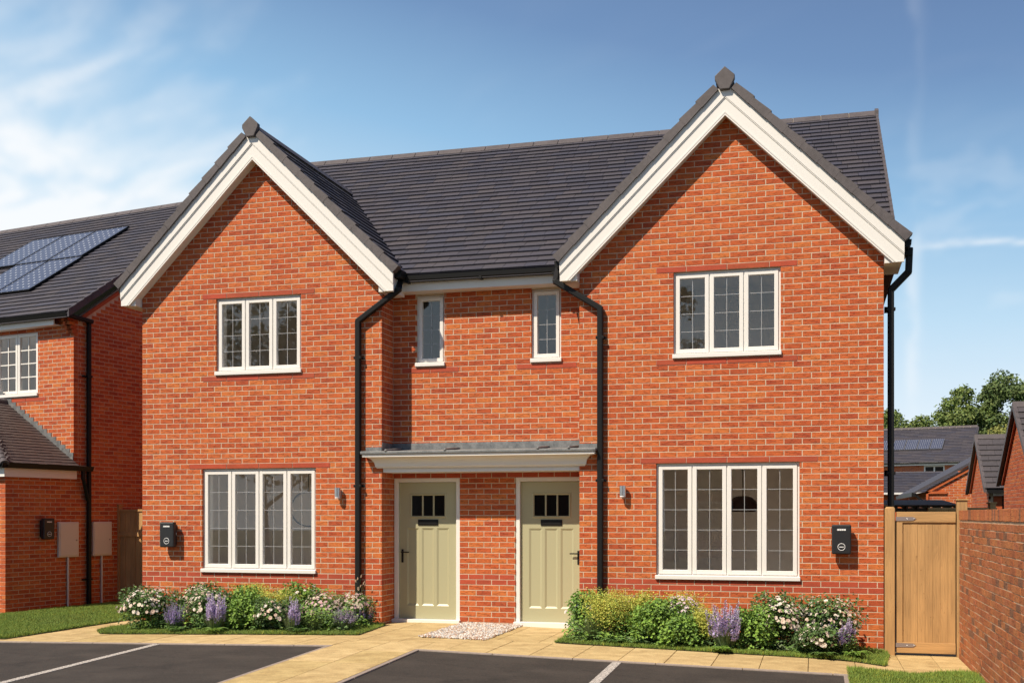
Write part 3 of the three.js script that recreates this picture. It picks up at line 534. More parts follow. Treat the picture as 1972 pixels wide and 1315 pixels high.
// canopy over both doors: cove cornice with a lead roof and rolls
{
  const g = grp('canopy', house), x0 = XL1 + 0.006, x1 = XR0 - 0.006, yb = 2.118, zb = -0.03;
  add('frieze', [bx(x0, x1, yb, yb + 0.075, RZ, zb)], M.white, g);
  // concave profile swept round front and both ends: offset o against height y
  const prof = [[0.035, 0.060], [0.048, 0.075]]; for (let k = 0; k <= 10; k++) { const a = k / 10 * Math.PI / 2; prof.push([0.055 + 0.125 * (1 - Math.cos(a)), 0.085 + 0.125 * Math.sin(a)]); }
  prof.push([0.192, 0.210], [0.192, 0.245]);
  const cx0 = x0 + 0.03 - 0.075, cx1 = x1 - 0.03 + 0.075, czf = zb - 0.005, P = [];
  const ring = prof.map(([o, y]) => [[cx0 - o, yb + y, -0.0], [cx0 - o, yb + y, czf + o], [cx1 + o, yb + y, czf + o], [cx1 + o, yb + y, -0.0]]);
  for (let k = 0; k < ring.length - 1; k++) for (let j = 0; j < 3; j++) { const a = ring[k][j], b = ring[k][j + 1], c = ring[k + 1][j + 1], d = ring[k + 1][j]; P.push(...a, ...b, ...c, ...a, ...c, ...d); }
  const cg = new THREE.BufferGeometry(); cg.setAttribute('position', new THREE.Float32BufferAttribute(P, 3)); cg.computeVertexNormals();
  add('cove_cornice', [cg, bx(cx0 - 0.035, cx1 + 0.035, yb + 0.058, yb + 0.0755, -0.0, czf + 0.035), bx(x0, x1, yb + 0.0752, yb + 0.24, RZ, czf + 0.03)], M.white, g);
  const L = add('lead_roof', [rb(cx0 - 0.215, cx1 + 0.215, yb + 0.246, yb + 0.288, 0.0015, czf + 0.215, 0.010), poly([[0.02, yb + 0.286], [-RZ - 0.002, yb + 0.335], [-RZ - 0.002, yb + 0.25], [0.02, yb + 0.25]], 0, x1 - x0).rotateY(Math.PI / 2).translate(x0, 0, 0.02)], M.lead, g);
  for (const x of [XC - 1.28, XC - 0.42, XC + 0.42 + 0.46, XC + 1.30]) add('lead_roll', [rod([x, yb + 0.294, czf + 0.205], [x, yb + 0.345, RZ + 0.01], 0.021, 0.021, 10), new THREE.SphereGeometry(0.022, 10, 8).translate(x, yb + 0.294, czf + 0.205)], M.lead, g);
  add('flashing', [bx(XL1 + 0.0, XR0, yb + 0.30, yb + 0.43, RZ, RZ + 0.007), bx(cx0 - 0.20, XL1 - 0.001, yb + 0.272, yb + 0.355, 0.0005, 0.008), bx(XR0 + 0.001, cx1 + 0.20, yb + 0.272, yb + 0.355, 0.0005, 0.008), bx(XL1, XL1 + 0.007, yb + 0.272, yb + 0.42, RZ, -0.001), bx(XR0 - 0.007, XR0, yb + 0.272, yb + 0.42, RZ, -0.001)], M.lead, g);
}

// roof decks under the tiles, bargeboards, soffits, verges, ridges
const APEX = 7.055, BARGE_B = 6.59, BARGE_T = 7.0, OVER = 2.147, ZB = 0.195;
const EY = 4.87, EZ = -0.13;                                  // main eave edge
const RIDGE = { z: -4.85, y: EY + TM * (4.85 + EZ) };
{
  const trecs = [];
  for (const gx of GX) {
    const tri = (y, e) => [[gx - e, y - e * TG], [gx + e, y - e * TG], [gx, y]];
    add('roof_deck', [poly([[gx - 2.15, APEX - 0.035 - 2.15 * TG], [gx, APEX - 0.035], [gx + 2.15, APEX - 0.035 - 2.15 * TG], [gx + 2.15, APEX - 0.10 - 2.15 * TG], [gx, APEX - 0.10], [gx - 2.15, APEX - 0.10 - 2.15 * TG]], -4.0, 0.12)], M.slate, roofP);
    // bargeboards in two arms, stepped: flat board, upper moulding, lower beads
    for (const s of [-1, 1]) {
      const arm = (yb, yt, z0, z1, cutY, o1 = OVER) => { const xi = (y) => (BARGE_T - y) / TG; const pts = [[gx, yb], [gx, yt], [gx + s * o1, yt - o1 * TG]]; const be = yb - o1 * TG; if (yt - o1 * TG < cutY) { pts[2] = [gx + s * (yt - cutY) / TG, cutY]; pts.push([gx + s * (yb - cutY) / TG, cutY]); } else if (be < cutY) { pts.push([gx + s * o1, cutY], [gx + s * (yb - cutY) / TG, cutY]); } else pts.push([gx + s * o1, be]); return poly(s > 0 ? pts.reverse() : pts, z0, z1); };
      const bb = grp('bargeboard', house);
      add('board', [arm(BARGE_B, BARGE_T, 0.15, 0.178, 4.607)], M.white, bb);
      add('top_moulding', [arm(6.825, BARGE_T + 0.003, 0.178, ZB, 4.607, OVER + 0.002), arm(6.808, 6.822, 0.178, 0.188, 4.607, OVER + 0.001)], M.white, bb);
      add('lower_bead', [arm(BARGE_B - 0.001, BARGE_B + 0.022, 0.178, 0.184, 4.606, OVER + 0.001), arm(BARGE_B + 0.03, BARGE_B + 0.055, 0.178, 0.186, 4.605, OVER + 0.001)], M.white, bb);
      add('soffit_board', [arm(BARGE_B + 0.025, BARGE_B + 0.045, 0.0005, 0.15, 4.63, OVER - 0.005)], M.white, bb);
      // boxed eave end
      const e0 = gx + s * 1.9215, e1 = gx + s * 2.125;
      add('boxed_eave', [bx(Math.min(e0, e1), Math.max(e0, e1), 4.606, 4.80, (s > 0) === (gx === GX[1]) ? -0.55 : RZ + 0.12, 0.149)], M.white, bb);
      // verge caps
      const L = 0.30, n = 10, ca = Math.cos(Math.atan(TG)), sa = Math.sin(Math.atan(TG)), top = 2.20 / ca;
      for (let k = 0; k < 11; k++) {
        const d0 = 0.16 + k * 0.292, d1 = Math.min(d0 + 0.297, top); if (d1 - d0 < 0.05) continue;
        const pts = [[d0, -0.048], [d1, -0.055], [d1, 0.062], [d0, 0.040]].map(([d, h]) => [gx + s * (d * ca + h * sa), APEX - d * sa + h * ca]);
        const cap = poly(s > 0 ? pts.reverse() : pts, 0.10, 0.232);
        const q = new THREE.Mesh(mg([cap]), M.verge); q.name = 'verge_cap'; q.castShadow = q.receiveShadow = true; roofP.add(q);
      }
      // gable tiles: eave at the foot, running back to the valley
      const o = [gx + s * 2.20, APEX - 2.20 * TG + 0.0, s > 0 ? 0.12 : -4.0], up = [-s * ca, sa, 0], u = s > 0 ? [0, 0, -1] : [0, 0, 1], slope = 2.20 / ca, gauge = 0.19, rows = Math.floor((slope - 0.24) / gauge) + 1;
      tiles(trecs, o, u, up, rows, gauge, 0.33, (r) => {
        const y = APEX - 2.20 * TG + (r + 1.2) * gauge * sa, zEnd = EZ - (y - EY) / TM - 0.12; const d = clamp(0.12 - zEnd, 0.3, 4.1); return s > 0 ? [[0, d]] : [[4.12 - d, 4.12]];
      }, { wander: true, hid: () => gx === GX[1] || s < 0 });
    }
    // ridge of the gable with a block end
    const prof = (x, y) => [[x - 0.115, y - 0.105], [x - 0.018, y + 0.012], [x + 0.018, y + 0.012], [x + 0.115, y - 0.105], [x + 0.095, y - 0.115], [x, y - 0.02], [x - 0.095, y - 0.115]].reverse();
    for (let k = 0; k < 8; k++) add('ridge_tile', [poly(prof(gx, APEX + 0.045), 0.19 - (k + 1) * 0.45 + 0.006, 0.19 - k * 0.45)], M.verge, roofP);
    add('ridge_bedding', [poly([[gx - 0.098, APEX - 0.085], [gx + 0.098, APEX - 0.085], [gx, APEX + 0.035]], -3.4, 0.185)], M.ridgeMortar, roofP);
    add('ridge_end_block', [new THREE.ExtrudeGeometry(new THREE.Shape([[-0.055, -0.150], [0.055, -0.150], [0.115, -0.03], [0.115, 0.012], [0, 0.118], [-0.115, 0.012], [-0.115, -0.03]].map((p) => new THREE.Vector2(...p))), { depth: 0.06, bevelEnabled: true, bevelSize: 0.008, bevelThickness: 0.008, bevelSegments: 2 }).translate(gx, APEX - 0.0, 0.185)], M.verge, roofP);
  }
  // main roof, front slope
  const sl = Math.hypot(1, TM), gauge = 0.19, len = (RIDGE.y - EY) / TM * sl, rows = Math.floor((len - 0.22) / gauge) + 1, xa = -9.80, xb = 0.985;
  tiles(trecs, [0, EY, EZ], [1, 0, 0], [0, TM / sl, -1 / sl], rows, gauge, 0.30, (r) => {
    const y = EY + r * gauge * TM / sl, w = (APEX - y) / TG - 0.30; const holes = w > 0 ? GX.map((g) => [g - w, g + w]) : [];
    return cut([[xa, xb]], holes).map(([a, b]) => [Math.max(a, xa), Math.min(b, xb)]);
  }, { wander: true, hid: (r, x) => x < XL1 - 0.3 || x > XR0 + 0.3 });
  const deck = [[-EZ - 0.02, EY - 0.02], [4.85, RIDGE.y - 0.03], [9.75, RIDGE.y - 0.03 - 4.9 * TM], [9.75, RIDGE.y - 0.11 - 4.9 * TM], [4.85, RIDGE.y - 0.11], [-EZ - 0.02, EY - 0.09]];
  add('roof_deck', [poly(deck, xa + 0.03, xb - 0.03).rotateY(Math.PI / 2)], M.slate, roofP);
  add('rear_slope', [poly([[4.85, RIDGE.y + 0.005], [9.9, RIDGE.y + 0.005 - 5.05 * TM], [9.9, RIDGE.y - 0.02 - 5.05 * TM], [4.85, RIDGE.y - 0.02]], xa, xb).rotateY(Math.PI / 2)], M.slate, roofP);
  pieces(roofP, 'roof_tile', 'roof_tiling', trecs, 300);
  // main ridge and right-hand verge
  const rp = [[-0.125, -0.10], [-0.02, 0.012], [0.02, 0.012], [0.125, -0.10], [0.105, -0.11], [0, -0.02], [-0.105, -0.11]].reverse().map(([a, b]) => [4.85 + a, RIDGE.y + 0.05 + b]);
  for (let k = 0; k < 24; k++) { const a = xa + k * 0.45, b = Math.min(a + 0.437, xb); if (b - a > 0.05) add('ridge_tile', [poly(rp, a, b).rotateY(Math.PI / 2)], M.verge, roofP); }
  add('ridge_bedding', [poly([[4.85 - 0.115, RIDGE.y - 0.06], [4.85, RIDGE.y + 0.058], [4.85 + 0.115, RIDGE.y - 0.06]].reverse(), xa + 0.01, xb - 0.01).rotateY(Math.PI / 2)], M.ridgeMortar, roofP);
  for (const x of [xa - 0.02, xb - 0.02]) for (let k = 0; k < 27; k++) {
    const d0 = k * 0.21, d1 = d0 + 0.216, f = (d, h) => [-EZ + d / sl + -h * TM / sl * -1 * 0, EY + d * TM / sl + h];
    add('verge_cap', [poly([f(d0, -0.06), f(d0, 0.062), f(Math.min(d1, len), 0.045), f(Math.min(d1, len), -0.06)].reverse(), x, x + 0.04).rotateY(Math.PI / 2)], M.verge, roofP);
  }
  add('ridge_end', [poly([[4.85 - 0.12, RIDGE.y - 0.08], [4.85 - 0.12, RIDGE.y + 0.03], [4.85, RIDGE.y + 0.10], [4.85 + 0.12, RIDGE.y + 0.03], [4.85 + 0.12, RIDGE.y - 0.08]].reverse(), xb - 0.03, xb + 0.028).rotateY(Math.PI / 2)], M.verge, roofP);
}
// fascia, gutters and downpipes
{
  add('fascia', [bx(-5.66, -3.19, 4.665, 4.83, -0.225, -0.205), bx(-5.66, -3.19, 4.665, 4.685, RZ, -0.2251)], M.white, house);
  const gp = [[0, 0], [0.012, 0], [0.012, -0.05], [0.03, -0.072], [0.075, -0.072], [0.098, -0.05], [0.104, 0.002], [0.112, 0.002], [0.106, -0.058], [0.08, -0.084], [0.026, -0.084], [0, -0.06]];
  const gutterX = (x0, x1, y, z) => poly(gp.map(([a, b]) => [-a - z, y + b]).reverse(), x0, x1).rotateY(Math.PI / 2);   // opens upwards, front lip towards +z
  const gt = grp('gutter', house);
  add('trough', [gutterX(-5.72, -3.16, 4.862, -0.204)], M.black, gt);
  for (const x of [-4.43, -5.5, -3.4]) add('bracket', [rb(x - 0.02, x + 0.02, 4.765, 4.80, -0.205, -0.10, 0.004)], M.black, gt);
  const gutterZ = (x, y, z0, z1, s) => poly((s > 0 ? gp.slice() : gp.slice().reverse()).map(([a, b]) => [x + s * a, y + b]).reverse(), z0, z1);
  const gz = grp('gutter', house);
  add('trough', [gutterZ(GX[1] + 2.128, 4.885, -0.6, 0.10, 1)], M.black, gz);
  add('stop_end', [poly([[0, 0.006], [0.112, 0.006], [0.106, -0.058], [0.08, -0.084], [0.026, -0.084], [0, -0.06]].reverse().map(([a, b]) => [GX[1] + 2.128 + a, 4.885 + b]), 0.10, 0.108)], M.black, gz);
  const gw = grp('gutter', house);
  add('trough', [gutterZ(GX[0] - 2.128, 4.885, -0.6, 0.10, -1)], M.black, gw);
  add('stop_end', [poly([[0, 0.006], [0.112, 0.006], [0.106, -0.058], [0.08, -0.084], [0.026, -0.084], [0, -0.06]].map(([a, b]) => [GX[0] - 2.128 - a, 4.885 + b]), 0.10, 0.108)], M.black, gw);
  for (const [x, s] of [[GX[0] + 2.128, 1], [GX[1] - 2.128, -1]]) { const gi = grp('gutter', house); add('trough', [gutterZ(x, 4.885, -0.24, 0.10, s)], M.black, gi); add('stop_end', [poly((s > 0 ? (q) => q.slice().reverse() : (q) => q)([[0, 0.006], [0.112, 0.006], [0.106, -0.058], [0.08, -0.084], [0.026, -0.084], [0, -0.06]]).map(([a, b]) => [x + s * a, 4.885 + b]), 0.10, 0.108)], M.black, gi); }
  function downpipe(pts, clips, w = 0.077) {
    const p = grp('downpipe', house), segs = [];
    for (let i = 0; i < pts.length - 1; i++) { const a = new THREE.Vector3(...pts[i]), b = new THREE.Vector3(...pts[i + 1]), v = b.clone().sub(a).normalize(); if (i > 0) a.addScaledVector(v, -w * 0.28); if (i < pts.length - 2) b.addScaledVector(v, w * 0.28); segs.push(bar(a.toArray(), b.toArray(), w * (1 + (i % 2) * 0.012), w)); }
    add('pipe', segs, M.black, p);
    for (const [x, y, z, s] of clips) add('clip', [rb(x - 0.055, x + 0.055, y - 0.018, y + 0.018, z - 0.044, z + 0.038, 0.004), rb(x + s * 0.03, x + s * 0.075, y - 0.014, y + 0.014, z - 0.06, z - 0.02, 0.003)], M.black, p);
  }
  downpipe([[-5.62, 4.82, -0.15], [-5.557, 4.645, 0.052], [-6.165, 4.235, 0.055], [-6.165, H(-6.165, 0.05) - 0.05, 0.055]], [[-6.165, 3.72, 0.055, 1], [-6.165, 1.93, 0.055, 1], [-6.165, 0.3, 0.055, 1]]);
  downpipe([[-3.335, 4.84, -0.12], [-3.332, 4.63, 0.052], [-2.728, 4.245, 0.055], [-2.728, H(-2.7, 0.05) - 0.05, 0.055]], [[-2.728, 3.86, 0.055, 1], [-2.728, 1.98, 0.055, 1], [-2.728, 0.3, 0.055, 1]]);
  downpipe([[1.137, 4.85, -0.16], [1.125, 4.55, -0.17], [0.918, 4.34, -0.2], [0.918, -0.25, -0.2]], [[0.918, 4.10, -0.2, -1], [0.918, 2.05, -0.2, -1]]);
  add('hopper_lip', [rb(1.05, 1.17, 4.74, 4.83, -0.22, -0.10, 0.01)], M.black, house);
}
// ------------------------------------------------------------------ the neighbouring house on the left, turned a little towards us
const NA = 10.5 * Math.PI / 180, nb = thing('neighbour_house', 'red brick house on the left with solar panels and a low tiled side porch', 'house');
nb.position.set(-12.917, 0, -2.771); nb.rotation.y = -NA; nb.updateMatrixWorld();
const NBM = nb.matrixWorld.clone();
const local = (recs) => recs;                                 // records are in the house's own frame; scored through its matrix below
function piecesIn(parent, root, name, stuffName, recs, limit) { // pieces() scores in world space, so lend it world matrices and take them back
  root.updateMatrixWorld(true); const inv = root.matrixWorld.clone();
  const world = recs.map((r) => ({ ...r, m0: r.m, m: inv.clone().multiply(r.m) }));
  const VP = new THREE.Matrix4().multiplyMatrices(camera.projectionMatrix, camera.matrixWorldInverse);
  for (const r of world) { const bb = r.geo.boundingBox ?? (r.geo.computeBoundingBox(), r.geo.boundingBox); bb.getCenter(_p); _p.z = bb.max.z; _p.applyMatrix4(r.m); _n.set(0, 0, 1).transformDirection(r.m); const d = EYE.clone().sub(_p), L = d.length(), s = _p.clone().applyMatrix4(VP); r.sc = r.hid || Math.abs(s.x) > 0.985 || Math.abs(s.y) > 0.98 || s.z > 1 ? -1 : (bb.max.x - bb.min.x) * (bb.max.y - bb.min.y) * d.dot(_n) / L / L / L; }
  const ord = world.map((r, i) => i).sort((a, b) => world[b].sc - world[a].sc || a - b), keep = new Set(ord.slice(0, limit).filter((i) => world[i].sc > 0));
  recs.forEach((r, i) => { if (keep.has(i)) { const m = new THREE.Mesh(r.geo, toneMat(r.kind, r.c)); m.name = name; m.castShadow = m.receiveShadow = true; m.applyMatrix4(r.m); parent.add(m); } });
  pieces(parent, name, stuffName, recs.filter((r, i) => !keep.has(i)), 0);
}
{
  srand(91);
  const wp = grp('wall', nb), rp = grp('roof', nb), recs = [], tr = [], win = [-3.10, -0.905, 3.715, 4.905], G0 = -0.35, EYn = 5.14, EZn = 0.25, RZn = -4.5, RYn = EYn + TM * (EZn - RZn);
  bricks(recs, basis([0, 0, 0], [1, 0, 0], [0, 0, 1]), 30, 68, (n) => { const y = Y0 + (n + 0.5) * CO, holes = []; if (y > win[2] && y < win[3]) holes.push([win[0], win[1]]); if (n === 48) holes.push([-3.3, -0.70]); return cut([[-9.0, 0]], holes); }, -0.08);
  for (let k = 0; k < 5; k++) { const a = -3.3 + k * 0.52; const m = new THREE.Mesh(brickGeo(0.512, 0.068, 0.09, 0.002, rnd(), rnd()), toneMat('smooth', smoothRed)); m.name = 'lintel_block'; m.position.set(a + 0.004, Y0 + 48 * CO + 0.0035, 0.004); m.castShadow = m.receiveShadow = true; wp.add(m); }
  add('mortar_bed', [poly(rect(-9, -0.003, G0, 5.12), -0.1, -0.0028, [rect(win[0] - 0.003, win[1] + 0.003, win[2] - 0.006, win[3] + 0.003)])], M.mortar, wp);
  // side wall (faces right), porch included in one plane
  const side = (n) => { const y = Y0 + (n + 0.5) * CO, e = Math.max(-0.12, (y - 5.02) / TM); const z0 = y < 2.26 ? 1.454 : -0.11 - Math.max(0, e + 0.12); return [[-z0, 9.2 - e]].filter(([a, b]) => b > a + 0.05); };
  bricks(recs, basis([0, 0, 0], [0, 0, -1], [1, 0, 0]), -6, 108, side, 0.05);
  add('mortar_bed', [poly([[-1.45, G0], [9.2, G0], [9.2, 5.08], [4.6, 8.3], [0.1001, 5.1], [0.1001, 2.3], [-1.45, 2.3]], 0, 0.1).rotateY(Math.PI / 2).translate(-0.1028, 0, 0)], M.mortar, wp);
  bricks(recs, basis([0, 0, 1.456], [1, 0, 0], [0, 0, 1]), -6, 30, () => [[-5, 0]], -0.08);
  add('mortar_bed', [bx(-5, -0.1, G0, 2.3, 1.35, 1.4530)], M.mortar, wp);
  // corbelled bricks under the eave at the corner
  for (let k = 0; k < 4; k++) recs.push({ geo: brickShape(0.16, 0.065, 0.12), m: new THREE.Matrix4().makeTranslation(-0.16 - k * 0.0, 4.80 + k * CO, 0.03 + k * 0.035), c: brickPal[k], kind: 'brick' }, { geo: brickShape(0.13, 0.065, 0.1), m: basis([0.004, 4.80 + k * CO, 0.03 + k * 0.035], [0, 0, -1], [1, 0, 0]), c: brickPal[k + 1], kind: 'brick' });
  piecesIn(wp, nb, 'brick', 'brickwork', recs, 300);
  add('plaster_lining', [poly(rect(-3.6, -0.25, 2.6, 5.0), -0.3, -0.101, [rect(win[0], win[1], win[2] - 0.01, win[3])])], M.reveal, grp('interior', nb));
  add('interior_wall', [bx(-3.68, -3.6, 2.6, 5, -3.5, -0.101), bx(-0.25, -0.17, 2.6, 5, -3.5, -0.101), bx(-3.68, -0.17, 2.6, 5, -3.58, -3.5), bx(-3.68, -0.17, 2.52, 2.6, -3.58, -0.101), bx(-3.68, -0.17, 5, 5.08, -3.58, -0.101)], M.room, nb);
  windowUnit(nb, win, 4, 4, 0, { cw: 0.010, cd: 0.01, barName: 'glazing_bar', barMat: M.white });
  // main roof
  const sl = Math.hypot(1, TM), gauge = 0.19, rows = Math.floor(((EZn - RZn) * sl - 0.22) / gauge) + 1;
  tiles(tr, [0, EYn, EZn], [1, 0, 0], [0, TM / sl, -1 / sl], rows, gauge, 0.30, () => [[-9.2, 0.13]], { wander: true });
  // porch roof: side slope with a hip to the front slope
  const PT = 0.653, ps = Math.hypot(1, PT), pg = 0.1, ex = 0.15, ez = 1.60, ey = 2.49 - PT * ex, hipR = 0.54, PF = PT / hipR, pf = Math.hypot(1, PF), run = 1.89, ppal = [[0.075, 0.052, 0.048], [0.066, 0.047, 0.045], [0.082, 0.058, 0.052]];
  tiles(tr, [ex, ey, ez], [0, 0, -1], [-1 / ps, PT / ps, 0], Math.floor(run * ps / pg), pg, 0.165, (r) => { const d = r * pg / ps; return [[d * hipR, ez]]; }, { th: 0.013, wander: true, pal: ppal });
  tiles(tr, [0, ey, ez], [1, 0, 0], [0, PF / pf, -1 / pf], Math.floor(run * PT / PF * pf / pg), pg, 0.165, (r) => { const d = r * pg * PF / pf / PT; return [[ex - 2 * run + d, ex - d]]; }, { th: 0.013, wander: true, pal: ppal });
  piecesIn(rp, nb, 'roof_tile', 'roof_tiling', tr, 300);
  for (let k = 0; k < 18; k++) { const d = k * 0.105; add('hip_tile', [new THREE.CylinderGeometry(0.062, 0.075, 0.17, 8, 1, false, -Math.PI / 2, Math.PI).rotateX(-Math.PI / 2 + 0.52).rotateY(Math.atan2(1, hipR)).translate(ex - d - 0.05, ey + d * PT + 0.02, ez - d * hipR - 0.03)], M.verge, rp); }
  add('roof_deck', [poly([[-EZn, EYn - 0.02], [-RZn, RYn - 0.03], [9.4, RYn - 0.03 - (9.4 + RZn) * TM], [9.4, RYn - 0.11 - (9.4 + RZn) * TM], [-RZn, RYn - 0.11], [-EZn, EYn - 0.09]], -9.2, 0.10).rotateY(Math.PI / 2)], M.slate, rp);
  const pd = new THREE.BufferGeometry(), A0 = [ex, ey - 0.014, ez], A1 = [ex, ey - 0.014, 0], A2 = [ex - run, ey + run * PT - 0.014, 0], A3 = [ex - run, ey + run * PT - 0.014, ez - run * hipR], A4 = [ex - 2 * run, ey - 0.014, ez], A5 = [ex - 2 * run, ey - 0.014, 0];
  pd.setAttribute('position', new THREE.Float32BufferAttribute([A0, A1, A2, A0, A2, A3, A0, A3, A4, A4, A3, A2, A4, A2, A5].flat(), 3)); pd.computeVertexNormals();
  add('porch_deck', [pd], M.slate, rp);
  const ry = RYn + 0.05, rpts = [[-0.125, -0.10], [-0.02, 0.012], [0.02, 0.012], [0.125, -0.10], [0.105, -0.11], [0, -0.02], [-0.105, -0.11]].reverse().map(([a, b]) => [-RZn + a, ry + b]);
  for (let k = 0; k < 21; k++) add('ridge_tile', [poly(rpts, 0.13 - (k + 1) * 0.45 + 0.012, 0.13 - k * 0.45).rotateY(Math.PI / 2)], M.verge, rp);
  add('ridge_bedding', [poly([[-RZn - 0.115, RYn - 0.06], [-RZn, RYn + 0.058], [-RZn + 0.115, RYn - 0.06]].reverse(), -9.2, 0.12).rotateY(Math.PI / 2)], M.ridgeMortar, rp);
  for (let k = 0; k < 28; k++) { const d0 = k * 0.21, d1 = d0 + 0.216, f = (d, h) => [-EZn + d / sl, EYn + d * TM / sl + h]; if (d1 < (EZn - RZn) * sl + 0.1) add('verge_cap', [poly([f(d0, -0.085), f(d0, 0.062), f(d1, 0.045), f(d1, -0.085)].reverse(), 0.115, 0.155).rotateY(Math.PI / 2)], M.slate, rp); }
  // corbel line below the verge
  add('verge_course', [poly([[0.12, 5.03], [4.6, 8.14], [4.6, 8.22], [0.12, 5.11]].reverse(), 0.001, 0.03).rotateY(Math.PI / 2)], toneMat('smooth', brickPal[4]), wp);
  // flashing stepped along the porch roof
  const fl = [];
  for (let n = 33; n < 50; n++) { const y = Y0 + n * CO, x = -(y - 2.49) / PT + 0.02; if (x < -1.9 || x > 0.02) continue; fl.push(bx(x - 0.15, Math.min(x + 0.01, -0.004), y, y + 0.155, 0.0005, 0.009)); }
  fl.push(poly([[-0.004, 2.49 + 0.0], [-0.004, 2.49 + 0.11], [-1.75, 2.49 + 0.10 + 1.75 * PT], [-1.75, 2.49 + 1.75 * PT]], 0.001, 0.012));
  add('flashing', fl, M.lead, nb);
  add('porch_ridge', [rod([ex - run, ey + run * PT, 0.0], [ex - run, ey + run * PT, ez - run * hipR + 0.05], 0.075)], M.verge, nb);
  // eaves
  add('fascia', [bx(-9.2, -0.32, 4.955, 5.10, 0.14, 0.165), bx(-9.2, -0.32, 4.955, 4.975, 0, 0.14)], M.white, nb);
  add('porch_fascia', [bx(0.06, 0.082, 2.17, 2.36, -0.0, 1.52), bx(-5, 0.082, 2.17, 2.36, 1.52, 1.542), bx(0.0, 0.06, 2.17, 2.19, 0, 1.52)], M.white, nb);
  const gt = grp('gutter', nb), tro = [[0, 0], [0.012, 0], [0.03, -0.072], [0.075, -0.072], [0.104, 0.002], [0.112, 0.002], [0.08, -0.084], [0.026, -0.084]];
  add('trough', [poly(tro.map(([a, b]) => [-a - 0.166, 5.135 + b]).reverse(), -9.2, 0.10).rotateY(Math.PI / 2)], M.black, gt);
  add('return_length', [bar([0.09, 5.09, 0.24], [0.09, 5.055, -0.36], 0.075, 0.075)], M.black, gt);
  const g2 = grp('gutter', nb);
  add('trough', [poly(tro.map(([a, b]) => [0.083 + a, 2.40 + b]).reverse(), -0.30, 1.66), poly(tro.map(([a, b]) => [-a - 1.543, 2.40 + b]).reverse(), -5, 0.19).rotateY(Math.PI / 2)], M.black, g2);
  const dp = grp('downpipe', nb);
  add('pipe', [bar([0.06, 5.06, -0.30], [0.06, -0.3, -0.30], 0.07), bar([0.13, 2.34, -0.10], [0.13, 2.16, -0.10], 0.062), bar([0.13, 2.18, -0.10], [0.06, 1.78, -0.275], 0.062)], M.black, dp);
  for (const y of [4.05, 0.35]) add('clip', [rb(0.01, 0.11, y - 0.018, y + 0.018, -0.345, -0.255, 0.004), rb(0.01, 0.05, y - 0.014, y + 0.014, -0.26, -0.18, 0.004)], M.black, dp);
  // solar panels on the roof
  for (const [x0, s0] of [[-2.985, 2.86], [-3.965, 2.86], [-4.945, 2.86], [-2.90, 1.20], [-3.88, 1.20]]) {
    const p = grp('solar_panel', nb), w = 0.96, h = 1.62; p.position.set(x0, EYn + s0 * TM / sl, EZn - s0 / sl); p.rotation.x = -(Math.PI / 2 - Math.atan(TM));
    const glass = new THREE.PlaneGeometry(w - 0.03, h - 0.03).translate(w / 2, h / 2, 0.082);
    add('cells', glass, M.pv, p);
    add('panel_frame', [bx(0, w, 0, 0.018, 0.045, 0.085), bx(0, w, h - 0.018, h, 0.045, 0.085), bx(0, 0.018, 0.018, h - 0.018, 0.045, 0.085), bx(w - 0.018, w, 0.018, h - 0.018, 0.045, 0.085), bx(0.01, w - 0.01, 0.01, h - 0.01, 0.048, 0.076)], M.black, p);
  }
}
const inNb = (x, y, z) => new THREE.Vector3(x, y, z).applyMatrix4(NBM);
// meter cupboards on the neighbour's shaded side wall
for (const [z, lab] of [[0.15, 'pale meter cupboard on the shaded wall left of the black downpipe'], [-0.635, 'pale meter cupboard on the shaded wall between downpipe and fence']]) {
  const t = thing('meter_box', lab, 'meter box', 'meter cupboards on the neighbour wall'); t.position.copy(inNb(0.001, 0, z)); t.rotation.y = Math.PI / 2 - NA;
  add('case', [rb(-0.225, 0.225, 0.77, 1.40, 0, 0.055, 0.012)], M.meter, t);
  add('door_panel', [rb(-0.20, 0.20, 0.80, 1.375, 0.05, 0.062, 0.006)], M.meter, t);
  add('lock', [rod([0.16, 1.07, 0.06], [0.16, 1.07, 0.068], 0.014)], M.steel, t);
  add('conduit', [rod([0, 0.78, 0.025], [0, -0.25, 0.025], 0.021, 0.021, 10)], M.meter, t);
}
// wall chargers
function charger(label, pos, turn) {
  const t = thing('wall_charger', label, 'charger', 'electric car chargers'); t.position.copy(pos); t.rotation.y = turn;
  add('case', [new RoundedBoxGeometry(0.232, 0.366, 0.085, 5, 0.018).translate(0, 0, 0.103)], M.charger, t);
  add('back_box', [rb(-0.085, 0.085, -0.15, 0.15, 0, 0.065, 0.01)], M.charger, t);
  const lg = []; for (let k = 0; k < 4; k++) lg.push(bx(-0.048 + k * 0.026, -0.028 + k * 0.026, 0.111, 0.131, 0.1455, 0.1468));
  for (let k = 0; k < 4; k++) lg.push(bx(-0.052 + k * 0.026, -0.050 + k * 0.026, 0.109, 0.133, 0.1455, 0.1466));
  add('printed_name', lg, M.print, t);
  add('ring_badge', [new THREE.TorusGeometry(0.042, 0.0035, 8, 40).translate(0, -0.092, 0.1455), bx(-0.026, 0.026, -0.097, -0.088, 0.1450, 0.1466)], M.print, t);
  add('socket', [rb(0.085, 0.094, -0.01, 0.03, 0.025, 0.045, 0.002)], M.print, t);
  return t;
}
charger('black wall charger on the right wing beside the wooden gate', new THREE.Vector3(0.318, 1.223, 0.001), 0);
charger('black wall charger on the left wing beside the four-light window', new THREE.Vector3(-9.148, 1.238, 0.001), 0);
{ const t = charger('dark wall charger on the neighbouring shaded wall next to the meter cupboards', inNb(0.001, 1.283, 0.665), Math.PI / 2 - NA); }
